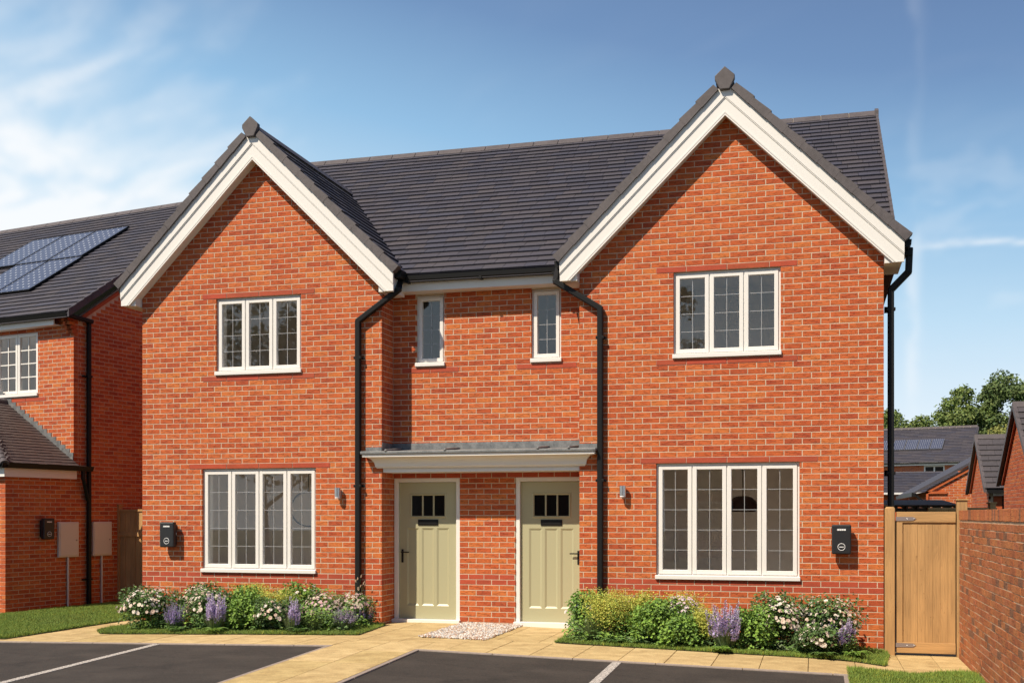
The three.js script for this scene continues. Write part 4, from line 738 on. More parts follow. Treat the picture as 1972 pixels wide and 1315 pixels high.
// wall lights: a short cylinder on a bracket
for (const [x, lab] of [[-6.468, 'small grey cylinder wall light left of the left downpipe'], [-2.425, 'small grey cylinder wall light right of the right downpipe']]) {
  const t = thing('wall_light', lab, 'wall light', 'outside wall lights'); t.position.set(x, 1.82, 0);
  add('shade', [new THREE.CylinderGeometry(0.043, 0.043, 0.125, 20).translate(0, 0.025, 0.075), new THREE.CylinderGeometry(0.044, 0.044, 0.006, 20).translate(0, 0.085, 0.075)], M.chrome, t);
  add('bracket', [rb(-0.03, 0.03, -0.06, 0.06, 0, 0.022, 0.004), rb(-0.016, 0.016, -0.02, 0.02, 0.02, 0.05, 0.003)], M.chrome, t);
  add('lens', [new THREE.CylinderGeometry(0.038, 0.038, 0.03, 20).translate(0, -0.043, 0.075)], M.print, t);
}
// ------------------------------------------------------------------ garden wall on the right, gate and fences
{
  srand(301);
  const gw = thing('garden_wall', 'rough brown brick garden wall with upright brick coping right of the gate', 'wall'), recs = [], X = 1.672, z0 = 0.20, z1 = 7.0;
  bricks(recs, basis([X, 0, z0], [0, 0, 1], [-1, 0, 0]), -5, 19, () => [[0, z1 - z0]], 0.05, { pal: wallPal, d: 0.09 });
  for (const r of recs) { const j = h2(Math.round(r.m.elements[14] * 100), Math.round(r.m.elements[13] * 100), 3); r.m.multiply(new THREE.Matrix4().makeTranslation(0, 0, (j - 0.5) * 0.006)); }
  piecesIn(gw, gw, 'brick', 'brickwork', recs, 250);
  const cop = []; for (let z = z0; z < z1 - 0.07; z += 0.075) cop.push({ geo: brickShape(0.066, 0.112, 0.22, 0.003), m: basis([X - 0.006, 1.468 + rr(-0.002, 0.002), z + 0.004], [0, 0, 1], [-1, 0, 0]), c: wallPal[Math.floor(rnd() * 8)].map((q) => q * 1.12), kind: 'brick' });
  piecesIn(gw, gw, 'coping_brick', 'coping', cop, 90);
  add('mortar_bed', [bx(X + 0.004, X + 0.21, -0.5, 1.466, z0 + 0.004, z1), bx(X + 0.012, X + 0.19, 1.46, 1.574, z0 + 0.006, z1)], M.mortarGrey, gw);
}
{
  const g = thing('garden_gate', 'closed boarded wooden side gate with two steel strap hinges', 'gate'), z = 0.10, x0 = 0.965, x1 = 1.640, yb = -0.155, yt = 1.565;
  add('top_rail', [rb(x0, x1, yt - 0.13, yt, z - 0.03, z + 0.032, 0.004)], M.woodH, g);
  add('bottom_rail', [rb(x0, x1, yb, yb + 0.13, z - 0.03, z + 0.032, 0.004)], M.woodH, g);
  add('stile', [rb(x0, x0 + 0.07, yb + 0.13, yt - 0.13, z - 0.03, z + 0.03, 0.004)], M.wood, g);
  const n = 7, w = (x1 - x0 - 0.07) / n;
  for (let k = 0; k < n; k++) add('board', [rb(x0 + 0.07 + k * w + 0.0005, x0 + 0.07 + (k + 1) * w - 0.0005, yb + 0.06, yt - 0.128 + ((k * 7) % 3) * 0.004, z - 0.022, z + 0.012 + (k % 2) * 0.0012, 0.0025)], M.wood, g);
  for (const y of [yt - 0.085, yb + 0.095]) {
    const h = grp('strap_hinge', g);
    add('strap', [new THREE.ExtrudeGeometry(new THREE.Shape([[-0.01, -0.026], [0.19, -0.022], [0.225, 0], [0.19, 0.022], [-0.01, 0.026]].map((p) => new THREE.Vector2(...p))), { depth: 0.006, bevelEnabled: false }).translate(x0, y, z + 0.0325)], M.steel, h);
    add('bolt', [new THREE.SphereGeometry(0.008, 8, 6).scale(1, 1, 0.5).translate(x0 + 0.12, y, z + 0.039), new THREE.SphereGeometry(0.008, 8, 6).scale(1, 1, 0.5).translate(x0 + 0.20, y, z + 0.039)], M.chrome, h);
  }
}
{
  const p = thing('gate_post', 'chamfered wooden gate post against the corner of the brick house', 'post', 'gate posts');
  add('post', [new RoundedBoxGeometry(0.118, 1.90, 0.11, 2, 0.012).translate(0.887, 0.655, 0.10), ], M.wood, p);
  add('chamfered_top', [new THREE.CylinderGeometry(0.055, 0.083, 0.022, 4).rotateY(Math.PI / 4).scale(1, 1, 0.93).translate(0.887, 1.615, 0.10)], M.wood, p);
  const q = thing('gate_post', 'taller wooden gate post at the end of the garden wall', 'post', 'gate posts');
  add('post', [new RoundedBoxGeometry(0.118, 2.0, 0.11, 2, 0.006).translate(1.711, 0.70, 0.10)], M.wood, q);
  add('cap', [rb(1.642, 1.780, 1.70, 1.72, 0.03, 0.17, 0.004)], M.wood, q);
}
// fences
function fence(label, a, b, yb, h, mat, opt = {}) {
  const t = thing('fence', label, 'fence', 'wooden fences'), A = new THREE.Vector3(a[0], 0, a[1]), Bv = new THREE.Vector3(b[0], 0, b[1]), L = A.distanceTo(Bv);
  t.position.set(a[0], yb, a[1]); t.rotation.y = -Math.atan2(b[1] - a[1], b[0] - a[0]);
  const n = Math.round(L / 0.115);
  for (let k = 0; k < n; k++) add('board', [rb(k * L / n + 0.002, (k + 1) * L / n - 0.002, 0, h - 0.04, (k % 2) * 0.006 - 0.012, 0.012 + (k % 2) * 0.006, 0.003)], mat, t);
  add('rail', [rb(0, L, h - 0.05, h - 0.01, -0.02, 0.035, 0.003)], mat, t); add('rail', [rb(0, L, h * 0.72, h * 0.72 + 0.08, 0.016, 0.045, 0.003)], mat, t);
  for (const x of opt.posts ?? [0, L]) add('post', [rb(x - 0.05, x + 0.05, -0.1, h + 0.06, -0.055, 0.055, 0.004), rb(x - 0.065, x + 0.065, h + 0.06, h + 0.085, -0.07, 0.07, 0.003)], mat, t);
  return t;
}
fence('tall boarded fence closing the gap between the two brick houses', [-12.80, -3.86], [-9.72, -3.60], -0.22, 1.86, M.wood, { posts: [0.06, 1.5, 3.02] });
fence('low honey-coloured fence panel behind the garden wall', [1.88, -5.9], [3.02, -6.2], -0.2, 1.86, M.wood, { posts: [1.1] });
fence('far boarded fence seen just over the side gate', [0.95, -9.0], [2.6, -9.2], -0.2, 1.62, M.wood);
fence('rear fence running back from the house behind the gate', [0.98, -1.6], [1.02, -8.8], -0.2, 1.78, M.wood);
{
  const p = thing('timber_pergola', 'timber lean-to roof coloured dark for shade, with open rafters behind the side gate', 'pergola');
  for (let k = 0; k < 8; k++) add('rafter', [bar([1.35 + k * 0.2, 1.66, -8.6], [1.3 + k * 0.2, 1.80, -11.5], 0.05, 0.07)], M.woodShaded, p);
  add('beam', [rb(1.15, 2.95, 1.58, 1.66, -8.75, -8.65, 0.004)], M.woodShaded, p); add('beam', [rb(1.15, 2.95, 1.70, 1.78, -11.5, -11.4, 0.004)], M.woodShaded, p);
  add('roof_boards', [bx(1.2, 2.7, 0, 0.02, -3.0, 0).rotateX(0.045).translate(0, 1.70, -8.55)], M.woodShaded, p);
  for (const x of [1.2, 2.9]) add('post', [rb(x - 0.05, x + 0.05, -0.2, 1.60, -8.74, -8.64)], M.woodShaded, p);
}
// gravel strip between the doors
{
  srand(404);
  const g = new THREE.IcosahedronGeometry(0.5, 1), pos = g.attributes.position; for (let i = 0; i < pos.count; i++) { const k = 0.82 + 0.36 * h2(Math.round(pos.getX(i) * 50), Math.round(pos.getY(i) * 50 + pos.getZ(i) * 91), 4); pos.setXYZ(i, pos.getX(i) * k, pos.getY(i) * k * 0.7, pos.getZ(i) * k); }
  g.computeVertexNormals();
  const N = 9500, im = new THREE.InstancedMesh(g, std({ color: 0xffffff, roughness: 0.85 }), N), d = new THREE.Object3D(), c = new THREE.Color();
  for (let i = 0; i < N; i++) {
    const u = rnd(), v = rnd(), x = -4.755 + u * 0.85 + rr(-0.02, 0.02), z = -0.40 + v * 1.83 + rr(-0.02, 0.02), s = rr(0.011, 0.026);
    d.position.set(x, H(x, z) + 0.006 + s * 0.2 + rnd() * 0.012, z); d.rotation.set(rr(0, 6.3), rr(0, 6.3), rr(0, 6.3)); d.scale.set(s * rr(0.8, 1.3), s * rr(0.7, 1), s); d.updateMatrix(); im.setMatrixAt(i, d.matrix);
    const t = rnd(); if (t < 0.5) { const q = rr(0.48, 0.72); c.setRGB(q, q * 0.95, q * 0.88); } else if (t < 0.75) c.setRGB(0.46, 0.33, 0.23); else if (t < 0.9) c.setRGB(0.28, 0.27, 0.27); else c.setRGB(0.36, 0.2, 0.13); im.setColorAt(i, c);
  }
  im.name = 'gravel'; im.userData = { kind: 'stuff', label: 'strip of white and brown pebbles between the two doors', category: 'gravel' }; im.castShadow = im.receiveShadow = true; scene.add(im);
}
// lamps inside the lower rooms
{
  const t = thing('pendant_lamp', 'black dome pendant lamp behind the lower right window', 'lamp'); t.position.set(-0.965, 1.62, -1.25);
  add('shade', [new THREE.LatheGeometry([[0.0, 0.17], [0.06, 0.168], [0.12, 0.15], [0.18, 0.10], [0.205, 0.04], [0.20, -0.02], [0.17, -0.05], [0.165, -0.045], [0.19, 0.0], [0.19, 0.05], [0.16, 0.11], [0.08, 0.155], [0, 0.16]].map((p) => new THREE.Vector2(...p)), 32)], M.black, t);
  add('cord', [rod([0, 0.16, 0], [0, 0.80, 0], 0.006)], M.black, t);
  const q = thing('ring_lamp', 'thin black ring pendant behind the lower left window', 'lamp'); q.position.set(-7.62, 1.62, -1.4); 
  add('ring', [new THREE.TorusGeometry(0.27, 0.012, 8, 48).rotateY(0.4)], M.black, q);
  add('cord', [rod([0, 0.27, 0], [0, 0.80, 0], 0.006)], M.black, q);
}
// ------------------------------------------------------------------ buildings beyond the gate
function vergeStrip(pts, z0, z1) { return poly(pts, z0, z1); }
function sideGarage(label, X, zB, zA, zF, eave, apex, len, nSingle) {  // gable faces left (-x); ridge runs to the right
  const t = thing('brick_garage', label, 'garage', 'brick garages in a row'), recs = [], tr = [];
  const wp = grp('wall', t), rp = grp('roof', t), sl = (apex - eave) / (zF - zA);
  bricks(recs, basis([X, 0, zB], [0, 0, 1], [-1, 0, 0]), -4, 60, (n) => { const y = Y0 + (n + 0.5) * CO; if (y > apex) return []; const e = Math.max(0, (y - eave) / sl); return [[e, zF - zB - e]].filter(([a, b]) => b > a); }, 0.03, { d: 0.05 });
  piecesIn(wp, t, 'brick', 'brickwork', recs, nSingle);
  add('mortar_bed', [poly([[-zB, -0.4], [-zF, -0.4], [-zF, eave - 0.02], [-zA, apex - 0.02], [-zB, eave - 0.02]].reverse(), 0, 0.1).rotateY(Math.PI / 2).translate(X + 0.004, 0, 0)], M.mortar, wp);
  const L = Math.hypot(zF - zA, apex - eave), g = 0.22;
  tiles(tr, [0, eave - 0.1, zF + 0.16], [1, 0, 0], [0, sl / Math.hypot(1, sl), -1 / Math.hypot(1, sl)], Math.floor((L + 0.14) / g), g, 0.33, () => [[X - 0.10, X + len]], { pal: [[0.080, 0.070, 0.074], [0.070, 0.062, 0.066]] });
  piecesIn(rp, t, 'roof_tile', 'roof_tiling', tr, 40);
  add('rear_slope', [poly([[-zA, apex + 0.03], [-zB + 0.2, eave - 0.1], [-zB + 0.2, eave - 0.16], [-zA, apex - 0.04]], X - 0.10, X + len).rotateY(Math.PI / 2), poly([[-zA, apex + 0.0], [-zF - 0.12, eave - 0.1], [-zF - 0.12, eave - 0.16], [-zA, apex - 0.05]].reverse(), X - 0.08, X + len).rotateY(Math.PI / 2)], M.slate, rp);
  add('verge', [poly([[-zA, apex + 0.06], [-zF - 0.16, eave - 0.06], [-zF - 0.16, eave - 0.18], [-zA, apex - 0.06], [-zB + 0.2, eave - 0.18], [-zB + 0.2, eave - 0.06]].reverse(), X - 0.13, X - 0.06).rotateY(Math.PI / 2)], M.verge, rp);
  add('verge_course', [poly([[-zA, apex - 0.07], [-zF, eave - 0.07], [-zF, eave - 0.16], [-zA, apex - 0.16], [-zB, eave - 0.16], [-zB, eave - 0.07]].reverse(), X - 0.05, X - 0.001).rotateY(Math.PI / 2)], toneMat('smooth', brickPal[4]), wp);
  add('ridge', [poly([[-zA - 0.11, apex - 0.03], [-zA, apex + 0.09], [-zA + 0.11, apex - 0.03]].reverse(), X - 0.12, X + len).rotateY(Math.PI / 2)], M.verge, rp);
  add('front_wall', [bx(X + 0.11, X + len, -0.4, 0.0, zF - 0.1, zF), bx(X + len - 0.5, X + len, 0, eave - 0.05, zF - 0.1, zF), bx(X + 0.11, X + 0.3, 0, eave - 0.05, zF - 0.1, zF), bx(X + 0.3, X + len - 0.5, 2.05, eave - 0.05, zF - 0.1, zF)], toneMat('smooth', brickPal[1]), wp);
  add('garage_door', [bx(X + 0.3, X + len - 0.5, -0.3, 2.05, zF - 0.09, zF - 0.05)], M.black, t);
  add('gutter', [bx(X - 0.05, X + len, eave - 0.20, eave - 0.12, zF + 0.13, zF + 0.22)], M.black, t);
  add('fascia', [bx(X + 0.1, X + len, eave - 0.26, eave - 0.14, zF + 0.06, zF + 0.12)], M.white, t);
  return t;
}
srand(611);
sideGarage('brick garage at the right edge, its steep gable nearest to us', 4.0, -11.83, -9.99, -8.15, 2.33, 3.74, 3.2, 150);
sideGarage('brick garage with slate roof behind the nearest garage', 4.02, -17.2, -15.7, -14.2, 2.24, 3.47, 3.4, 80);
{ // brick gable facing us with a long verge falling to the left
  const t = thing('brick_outbuilding', 'low brick building whose roof falls left, behind the timber fence', 'building'), recs = [], wp = grp('wall', t), zf = -19.6, gx = 5.2, pit = 0.56, ap = 3.42;
  bricks(recs, basis([0, 0, zf], [1, 0, 0], [0, 0, 1]), -4, 46, (n) => { const y = Y0 + (n + 0.5) * CO, h = (ap - 0.14 - y) / pit; return h > 0.1 ? [[Math.max(3.12, gx - h), 7.2]] : []; }, 0.02, { d: 0.05 });
  piecesIn(wp, t, 'brick', 'brickwork', recs, 120);
  add('mortar_bed', [poly([[3.13, -0.4], [7.2, -0.4], [7.2, ap - 2 * pit], [gx, ap], [3.13, ap - (gx - 3.13) * pit]], zf - 0.1, zf - 0.004)], M.mortar, wp);
  add('side_wall', [bx(3.12, 3.22, -0.4, 2.2, -26, zf - 0.1)], toneMat('smooth', brickPal[2]), wp);
  add('kneeler', [bx(3.1, 3.66, 2.13, 2.20, zf, zf + 0.05), bx(3.10, 3.16, 1.95, 2.14, zf, zf + 0.05)], toneMat('smooth', brickPal[5]), wp);
  add('verge_course', [poly([[3.1, ap - (gx - 3.1) * pit - 0.03], [gx, ap - 0.03], [gx, ap - 0.12], [3.1, ap - (gx - 3.1) * pit - 0.12]].reverse(), zf, zf + 0.05)], toneMat('smooth', brickPal[0]), wp);
  add('roof', [poly([[2.78, ap + 0.06 - (gx - 2.78) * pit], [gx, ap + 0.06], [gx, ap + 0.13], [2.78, ap + 0.13 - (gx - 2.78) * pit]].reverse(), -26, zf + 0.12), poly([[gx, ap + 0.06], [7.6, ap + 0.06 - 2.4 * pit], [7.6, ap + 0.13 - 2.4 * pit], [gx, ap + 0.13]], -26, zf + 0.12)], M.slate, t);
  add('gutter', [bx(2.70, 2.82, 2.05, 2.16, -26, zf + 0.1), bar([2.80, 2.1, zf + 0.05], [3.06, 1.85, zf + 0.05], 0.07), bar([3.06, 1.88, zf + 0.05], [3.06, -0.3, zf + 0.05], 0.07)], M.black, t);
}
{ // low tiled roof behind
  const t = thing('tiled_outhouse', 'low slate-roofed outhouse left of the brick gable, beyond the pergola', 'building'), tr = [], rp = grp('roof', t);
  add('wall', [bx(1.9, 5.6, -0.4, 2.3, -35.5, -30)], toneMat('smooth', brickPal[1]), t);
  const sl = 0.30; tiles(tr, [0, 2.33, -29.75], [1, 0, 0], [0, sl / Math.hypot(1, sl), -1 / Math.hypot(1, sl)], 13, 0.24, 0.33, () => [[1.7, 5.5]], {});
  piecesIn(rp, t, 'roof_tile', 'roof_tiling', tr, 60);
  add('roof_deck', [poly([[29.8, 2.30], [33.0, 3.22], [36, 2.30]].reverse(), 1.75, 5.45).rotateY(Math.PI / 2)], M.slate, rp);
  for (let k = 0; k < 9; k++) add('ridge_tile', [poly([[32.6, 3.12], [32.75, 3.26], [32.9, 3.12]].reverse(), 1.72 + k * 0.42, 1.72 + k * 0.42 + 0.40).rotateY(Math.PI / 2)], M.verge, rp);
  add('gutter', [bx(1.7, 5.5, 2.29, 2.36, -29.78, -29.68)], M.white, t);
}
{ // the far terrace
  const t = thing('far_house', 'distant brick house with slate roof and a row of solar panels', 'house'), a = -0.267;
  t.position.set(9.63, 0.12, -62.9); t.rotation.y = a; 
  const wp = grp('wall', t), rp = grp('roof', t), tr = [], recs = [];
  const wins = [[-2.75, -1.45, 3.35, 4.65], [-8.6, -5.6, 3.35, 4.65]];
  bricks(recs, basis([0, 0, 0], [1, 0, 0], [0, 0, 1]), -4, 64, (n) => { const y = Y0 + (n + 0.5) * CO; return cut([[-12, 0]], wins.filter((w) => y > w[2] && y < w[3]).map((w) => [w[0], w[1]])); }, 0, { d: 0.04 });
  piecesIn(wp, t, 'brick', 'brickwork', recs, 40);
  add('mortar_bed', [poly(rect(-12, 0, -0.4, 4.85), -0.3, -0.004, wins.map((w) => rect(...w)))], M.mortar, wp);
  add('side_wall', [poly([[0, -0.4], [7, -0.4], [7, 4.85], [3.5, 7.2], [0, 4.85]].reverse(), -0.3, -0.001).rotateY(Math.PI / 2)], toneMat('smooth', brickPal[2]), wp);
  for (const w of wins) { const n = w[1] - w[0] > 2 ? 4 : 2, g = grp('window', t); add('frame', [bx(w[0], w[1], w[2], w[2] + 0.08, -0.06, 0.02), bx(w[0], w[1], w[3] - 0.08, w[3], -0.06, -0.01), ...Array.from({ length: n + 1 }, (_, k) => bx(lerp(w[0], w[1] - 0.09, k / n), lerp(w[0], w[1] - 0.09, k / n) + 0.09, w[2] + 0.08, w[3] - 0.08, -0.06, -0.011))], M.white, g); for (let k = 0; k < n; k++) add('pane', [bx(lerp(w[0], w[1] - 0.09, k / n) + 0.09, lerp(w[0], w[1] - 0.09, (k + 1) / n), w[2] + 0.08, w[3] - 0.08, -0.05, -0.04)], M.darkGlass, g); }
  const sl = 0.66, s = Math.hypot(1, sl);
  tiles(tr, [0, 4.86, 0.3], [1, 0, 0], [0, sl / s, -1 / s], 22, 0.208, 0.6, () => [[-12, 0.12]], {});
  piecesIn(rp, t, 'roof_tile', 'roof_tiling', tr, 0);
  add('roof_deck', [poly([[-0.28, 4.82], [3.5, 7.34], [7.3, 4.82]].reverse(), -12, 0.1).rotateY(Math.PI / 2)], M.slate, rp);
  for (let k = 0; k < 27; k++) add('ridge_tile', [poly([[3.33, 7.32], [3.5, 7.48], [3.67, 7.32]].reverse(), 0.12 - (k + 1) * 0.45, 0.12 - k * 0.45 - 0.03).rotateY(Math.PI / 2)], M.verge, rp);
  add('ridge_bedding', [poly([[3.36, 7.31], [3.5, 7.45], [3.64, 7.31]].reverse(), -12, 0.1).rotateY(Math.PI / 2)], M.ridgeMortar, rp);
  add('verge', [poly([[-0.3, 4.80], [3.5, 7.36], [3.5, 7.22], [-0.3, 4.66]].reverse(), 0.12, 0.18).rotateY(Math.PI / 2)], M.slate, rp);
  add('fascia', [bx(-12, 0.0, 4.66, 4.86, 0.24, 0.30)], M.white, t); add('gutter', [bx(-12, 0.1, 4.76, 4.85, 0.30, 0.40)], M.black, t);
  for (let k = 0; k < 6; k++) { const p = grp('solar_panel', t); p.position.set(-2.55 - k * 0.82, 4.86 + 1.55 * sl / s, 0.3 - 1.55 / s); p.rotation.x = -(Math.PI / 2 - Math.atan(sl)); add('cells', new THREE.PlaneGeometry(0.74, 1.28).translate(0.39, 0.66, 0.12), M.pv, p); add('panel_frame', [bx(0, 0.78, 0, 1.32, 0.06, 0.115)], M.pvFrame, p); }
  add('porch_gable', [poly([[-4.6, 3.05], [-3.6, 3.55], [-2.6, 3.05]].reverse(), 0.3, 2.4)], M.slate, t);
}
// ------------------------------------------------------------------ leaves
function foliage(list) {                                       // list of { p, n, up, w, h, c } -> one mesh of folded leaves
  const n = list.length, P = new Float32Array(n * 18), C = new Float32Array(n * 18), X = new THREE.Vector3(), Y = new THREE.Vector3(), Z = new THREE.Vector3();
  list.forEach((l, i) => {
    Y.set(...l.up).normalize(); Z.set(...l.n).normalize(); X.crossVectors(Y, Z).normalize(); Z.crossVectors(X, Y);
    const w = l.w / 2, h = l.h, f = l.w * (l.fold ?? 0.18), b = [l.p[0], l.p[1], l.p[2]];
    const pt = (x, y, z) => [b[0] + X.x * x + Y.x * y + Z.x * z, b[1] + X.y * x + Y.y * y + Z.y * z, b[2] + X.z * x + Y.z * y + Z.z * z];
    const base = pt(0, 0, 0), tip = pt(0, h, -f), L = pt(-w, h * 0.5, f), R = pt(w, h * 0.5, f);
    P.set([...base, ...R, ...tip, ...base, ...tip, ...L], i * 18); for (let k = 0; k < 6; k++) C.set(l.c, i * 18 + k * 3);
  });
  const g = new THREE.BufferGeometry(); g.setAttribute('position', new THREE.BufferAttribute(P, 3)); g.setAttribute('color', new THREE.BufferAttribute(C, 3)); g.setAttribute('uv', new THREE.BufferAttribute(new Float32Array(n * 12), 2)); g.computeVertexNormals(); return g;
}
function onSphere() { const z = rr(-1, 1), a = rr(0, Math.PI * 2), r = Math.sqrt(1 - z * z); return [r * Math.cos(a), z, r * Math.sin(a)]; }
function tint(c, k = 0.18, hue = 0.1) { const t = 1 + rr(-k, k), h = rr(-hue, hue); return [c[0] * t * (1 + h), c[1] * t, c[2] * t * (1 - h)]; }
// trees: trunk, limbs and clumps of leaf sprays
function tree(label, x, z, h, r, base, cols, opt = {}) {
  srand(opt.seed ?? Math.round(x * 100 + z * 31));
  const t = thing('tree', label, 'tree', 'trees beyond the roofs'); t.position.set(x, -0.3, z);
  const wood = [], clumps = [], tr = opt.trunk ?? h * 0.022, top = h * 0.72;
  wood.push(rod([0, 0, 0], [rr(-0.2, 0.2), top * 0.5, rr(-0.2, 0.2)], tr, tr * 0.75), rod([0, top * 0.48, 0], [rr(-0.4, 0.4), top, rr(-0.4, 0.4)], tr * 0.72, tr * 0.3));
  const nL = opt.limbs ?? 16;
  for (let k = 0; k < nL; k++) {
    const y0 = lerp(base * 0.7, top, k / nL), a = k * 2.4 + rr(-0.4, 0.4), len = r * rr(0.55, 0.95) * (1 - 0.45 * k / nL), y1 = y0 + len * rr(0.35, 0.9);
    const e = [Math.cos(a) * len, y1, Math.sin(a) * len]; wood.push(rod([0, y0, 0], e, tr * 0.35, tr * 0.1, 6));
    for (let j = 0; j < 3; j++) { const q = rr(0.5, 1), b = a + rr(-0.6, 0.6), l2 = r * rr(0.25, 0.5), s = [e[0] * q, lerp(y0, e[1], q), e[2] * q], e2 = [s[0] + Math.cos(b) * l2, s[1] + l2 * rr(0.1, 0.8), s[2] + Math.sin(b) * l2]; wood.push(rod(s, e2, tr * 0.14, tr * 0.05, 5)); clumps.push([...e2, r * rr(0.2, 0.36)]); }
    clumps.push([...e, r * rr(0.22, 0.4)]);
  }
  for (let k = 0; k < (opt.extra ?? 26); k++) { const d = onSphere(), q = Math.cbrt(rr(0.25, 1)); clumps.push([d[0] * r * q * 0.88, lerp(base, h, 0.5 + 0.45 * d[1] * q), d[2] * r * q * 0.92, r * rr(0.16, 0.32)]); }
  add('trunk', wood, M.bark, t);
  const leaves = [], per = opt.per ?? 170, ls = opt.leaf ?? 0.26;
  for (const c of clumps) {
    const tone = cols[Math.floor(rnd() * cols.length)];
    for (let i = 0; i < per; i++) { const d = onSphere(), q = Math.cbrt(rr(0.15, 1)) * (rnd() < 0.12 ? 1.35 : 1); const p = [c[0] + d[0] * c[3] * q, c[1] + d[1] * c[3] * q * 0.75, c[2] + d[2] * c[3] * q]; leaves.push({ p, n: [d[0] + rr(-0.8, 0.8), d[1] + rr(-0.2, 1.1), d[2] + rr(-0.8, 0.8)], up: [rr(-1, 1), rr(-1, 0.6), rr(-1, 1)], w: ls * rr(0.5, 0.9), h: ls * rr(0.7, 1.2), c: tint(tone, 0.25, 0.12) }); }
  }
  add('crown', foliage(leaves), M.leaf, t);
  return t;
}
const GR = [[0.138, 0.198, 0.036], [0.114, 0.168, 0.0336], [0.162, 0.222, 0.048]], GRD = [[0.102, 0.156, 0.036], [0.126, 0.18, 0.0432], [0.084, 0.132, 0.0336]], GRY = [[0.228, 0.252, 0.048], [0.192, 0.222, 0.0432], [0.252, 0.264, 0.06]];
tree('tallest tree on the right with an open airy crown', 14.2, -76, 13.0, 2.9, 4.5, GRD, { seed: 31, limbs: 14, per: 170, extra: 75, leaf: 0.25 });
tree('rounded tree to the left of the tallest tree', 10.75, -75, 11.9, 2.5, 2.6, GR, { seed: 32, limbs: 11, per: 170, extra: 70, leaf: 0.24 });
tree('broad tree behind the far slate roof beside the downpipe', 6.6, -80, 10.6, 3.0, 3.2, GR, { seed: 33, limbs: 11, per: 170, extra: 70, leaf: 0.24 });
tree('small tree half hidden by the corner of the brick house', 4.2, -82, 8.9, 1.9, 3.2, GRD, { seed: 36, limbs: 9, per: 150, extra: 14, leaf: 0.28 });
tree('yellowish bushy tree in front of the tallest tree', 13.4, -70.5, 8.8, 2.7, 0.8, GRY, { seed: 34, limbs: 10, per: 170, extra: 60, leaf: 0.23 });
tree('dark tree at the right end of the far house', 10.9, -69, 6.2, 1.5, 1.0, GRD, { seed: 35, limbs: 8, per: 170, extra: 12, leaf: 0.25 });
tree('tree behind the tallest tree at the picture edge', 17.5, -80, 9.5, 3.0, 2.5, GRD, { seed: 37, limbs: 12, per: 150, extra: 20, leaf: 0.30 });
// ------------------------------------------------------------------ bed plants
const LEAF = { dark: [0.0765, 0.1485, 0.0378], mid: [0.1215, 0.234, 0.0378], bright: [0.2115, 0.36, 0.045], lime: [0.378, 0.45, 0.063], yellow: [0.522, 0.513, 0.09], grey: [0.153, 0.2115, 0.0855] };
function plantBase(name, label, cat, x, z) { const t = thing(name, label, cat, 'plants in the flower beds'); t.position.set(x, H(x, z) + 0.01, z); srand(Math.round(x * 977 + z * 331)); return t; }
function mound(list, n, R, h, y0, size, tone, opt = {}) {      // leaves through a lumpy mound, thickest near its surface
  const lumps = []; for (let k = 0; k < (opt.lumps ?? 9); k++) { const a = rr(0, 6.283), q = Math.sqrt(rnd()) * 0.62; lumps.push([Math.cos(a) * R * q, y0 + (h - y0) * rr(0.30, 0.78), Math.sin(a) * R * q, R * rr(0.30, 0.52)]); }
  for (let i = 0; i < n; i++) {
    const c = lumps[Math.floor(rnd() * lumps.length)], d = onSphere(), q = Math.pow(rnd(), 0.4) * (rnd() < 0.1 ? 1.2 : 1), vs = (h - y0) * 0.42 / (R * 0.5);
    const p = [c[0] + d[0] * c[3] * q, clamp(c[1] + d[1] * c[3] * q * vs, 0.01, h * 1.08), c[2] + d[2] * c[3] * q], s = size * rr(0.6, 1.25);
    list.push({ p, n: [d[0] * 0.8 + rr(-0.6, 0.6), 0.5 + rr(-0.3, 0.7), d[2] * 0.8 + rr(-0.6, 0.6)], up: [d[0] + rr(-0.8, 0.8), rr(-0.7, 0.5), d[2] + rr(-0.8, 0.8)], w: s * (opt.asp ?? 0.62), h: s, c: tint(tone[Math.floor(rnd() * tone.length)], 0.22, 0.08), fold: opt.fold });
  }
  return lumps;
}
function stems(n, R, h, r = 0.004) { const s = []; for (let k = 0; k < n; k++) { const a = rr(0, 6.283), q = R * rr(0.15, 0.6); s.push(rod([Math.cos(a) * 0.03, -0.02, Math.sin(a) * 0.03], [Math.cos(a) * q, h * rr(0.5, 0.85), Math.sin(a) * q], r, r * 0.5, 5)); } return s; }
function blossoms(n, R, h, size, cols, where) {                 // rosettes of overlapping petals
  const L = [];
  for (let k = 0; k < n; k++) {
    let c, d;
    if (where) [c, d] = where(k); else { const b = onSphere(); d = [b[0], Math.abs(b[1]) * 1.1 + 0.05, Math.abs(b[2]) * (rnd() < 0.75 ? 1 : -1)]; const len = Math.hypot(...d); d = d.map((v) => v / len); c = [d[0] * R * rr(0.72, 1.02), h * (0.40 + 0.60 * d[1] * rr(0.75, 1.06)), d[2] * R * rr(0.7, 1.0)]; }
    const s = size * rr(0.65, 1.25), N = new THREE.Vector3(...d).normalize(), T = new THREE.Vector3(rr(-1, 1), rr(-1, 1), rr(-1, 1)).cross(N).normalize(), B2 = new THREE.Vector3().crossVectors(N, T), tone = cols[Math.floor(rnd() * cols.length)];
    for (const [m, rad, lift] of [[6, 1, 0.15], [5, 0.65, 0.55], [3, 0.35, 0.95]]) for (let j = 0; j < m; j++) { const a = j / m * 6.283 + rr(-0.2, 0.2), dx = T.clone().multiplyScalar(Math.cos(a)).addScaledVector(B2, Math.sin(a)), up = dx.clone().addScaledVector(N, lift); L.push({ p: c, n: N.clone().addScaledVector(dx, -lift * 0.6).toArray(), up: up.toArray(), w: s * rad * 0.95, h: s * rad * 0.62, c: tint(tone, 0.07, 0.03), fold: 0.1 }); }
  }
  return foliage(L);
}
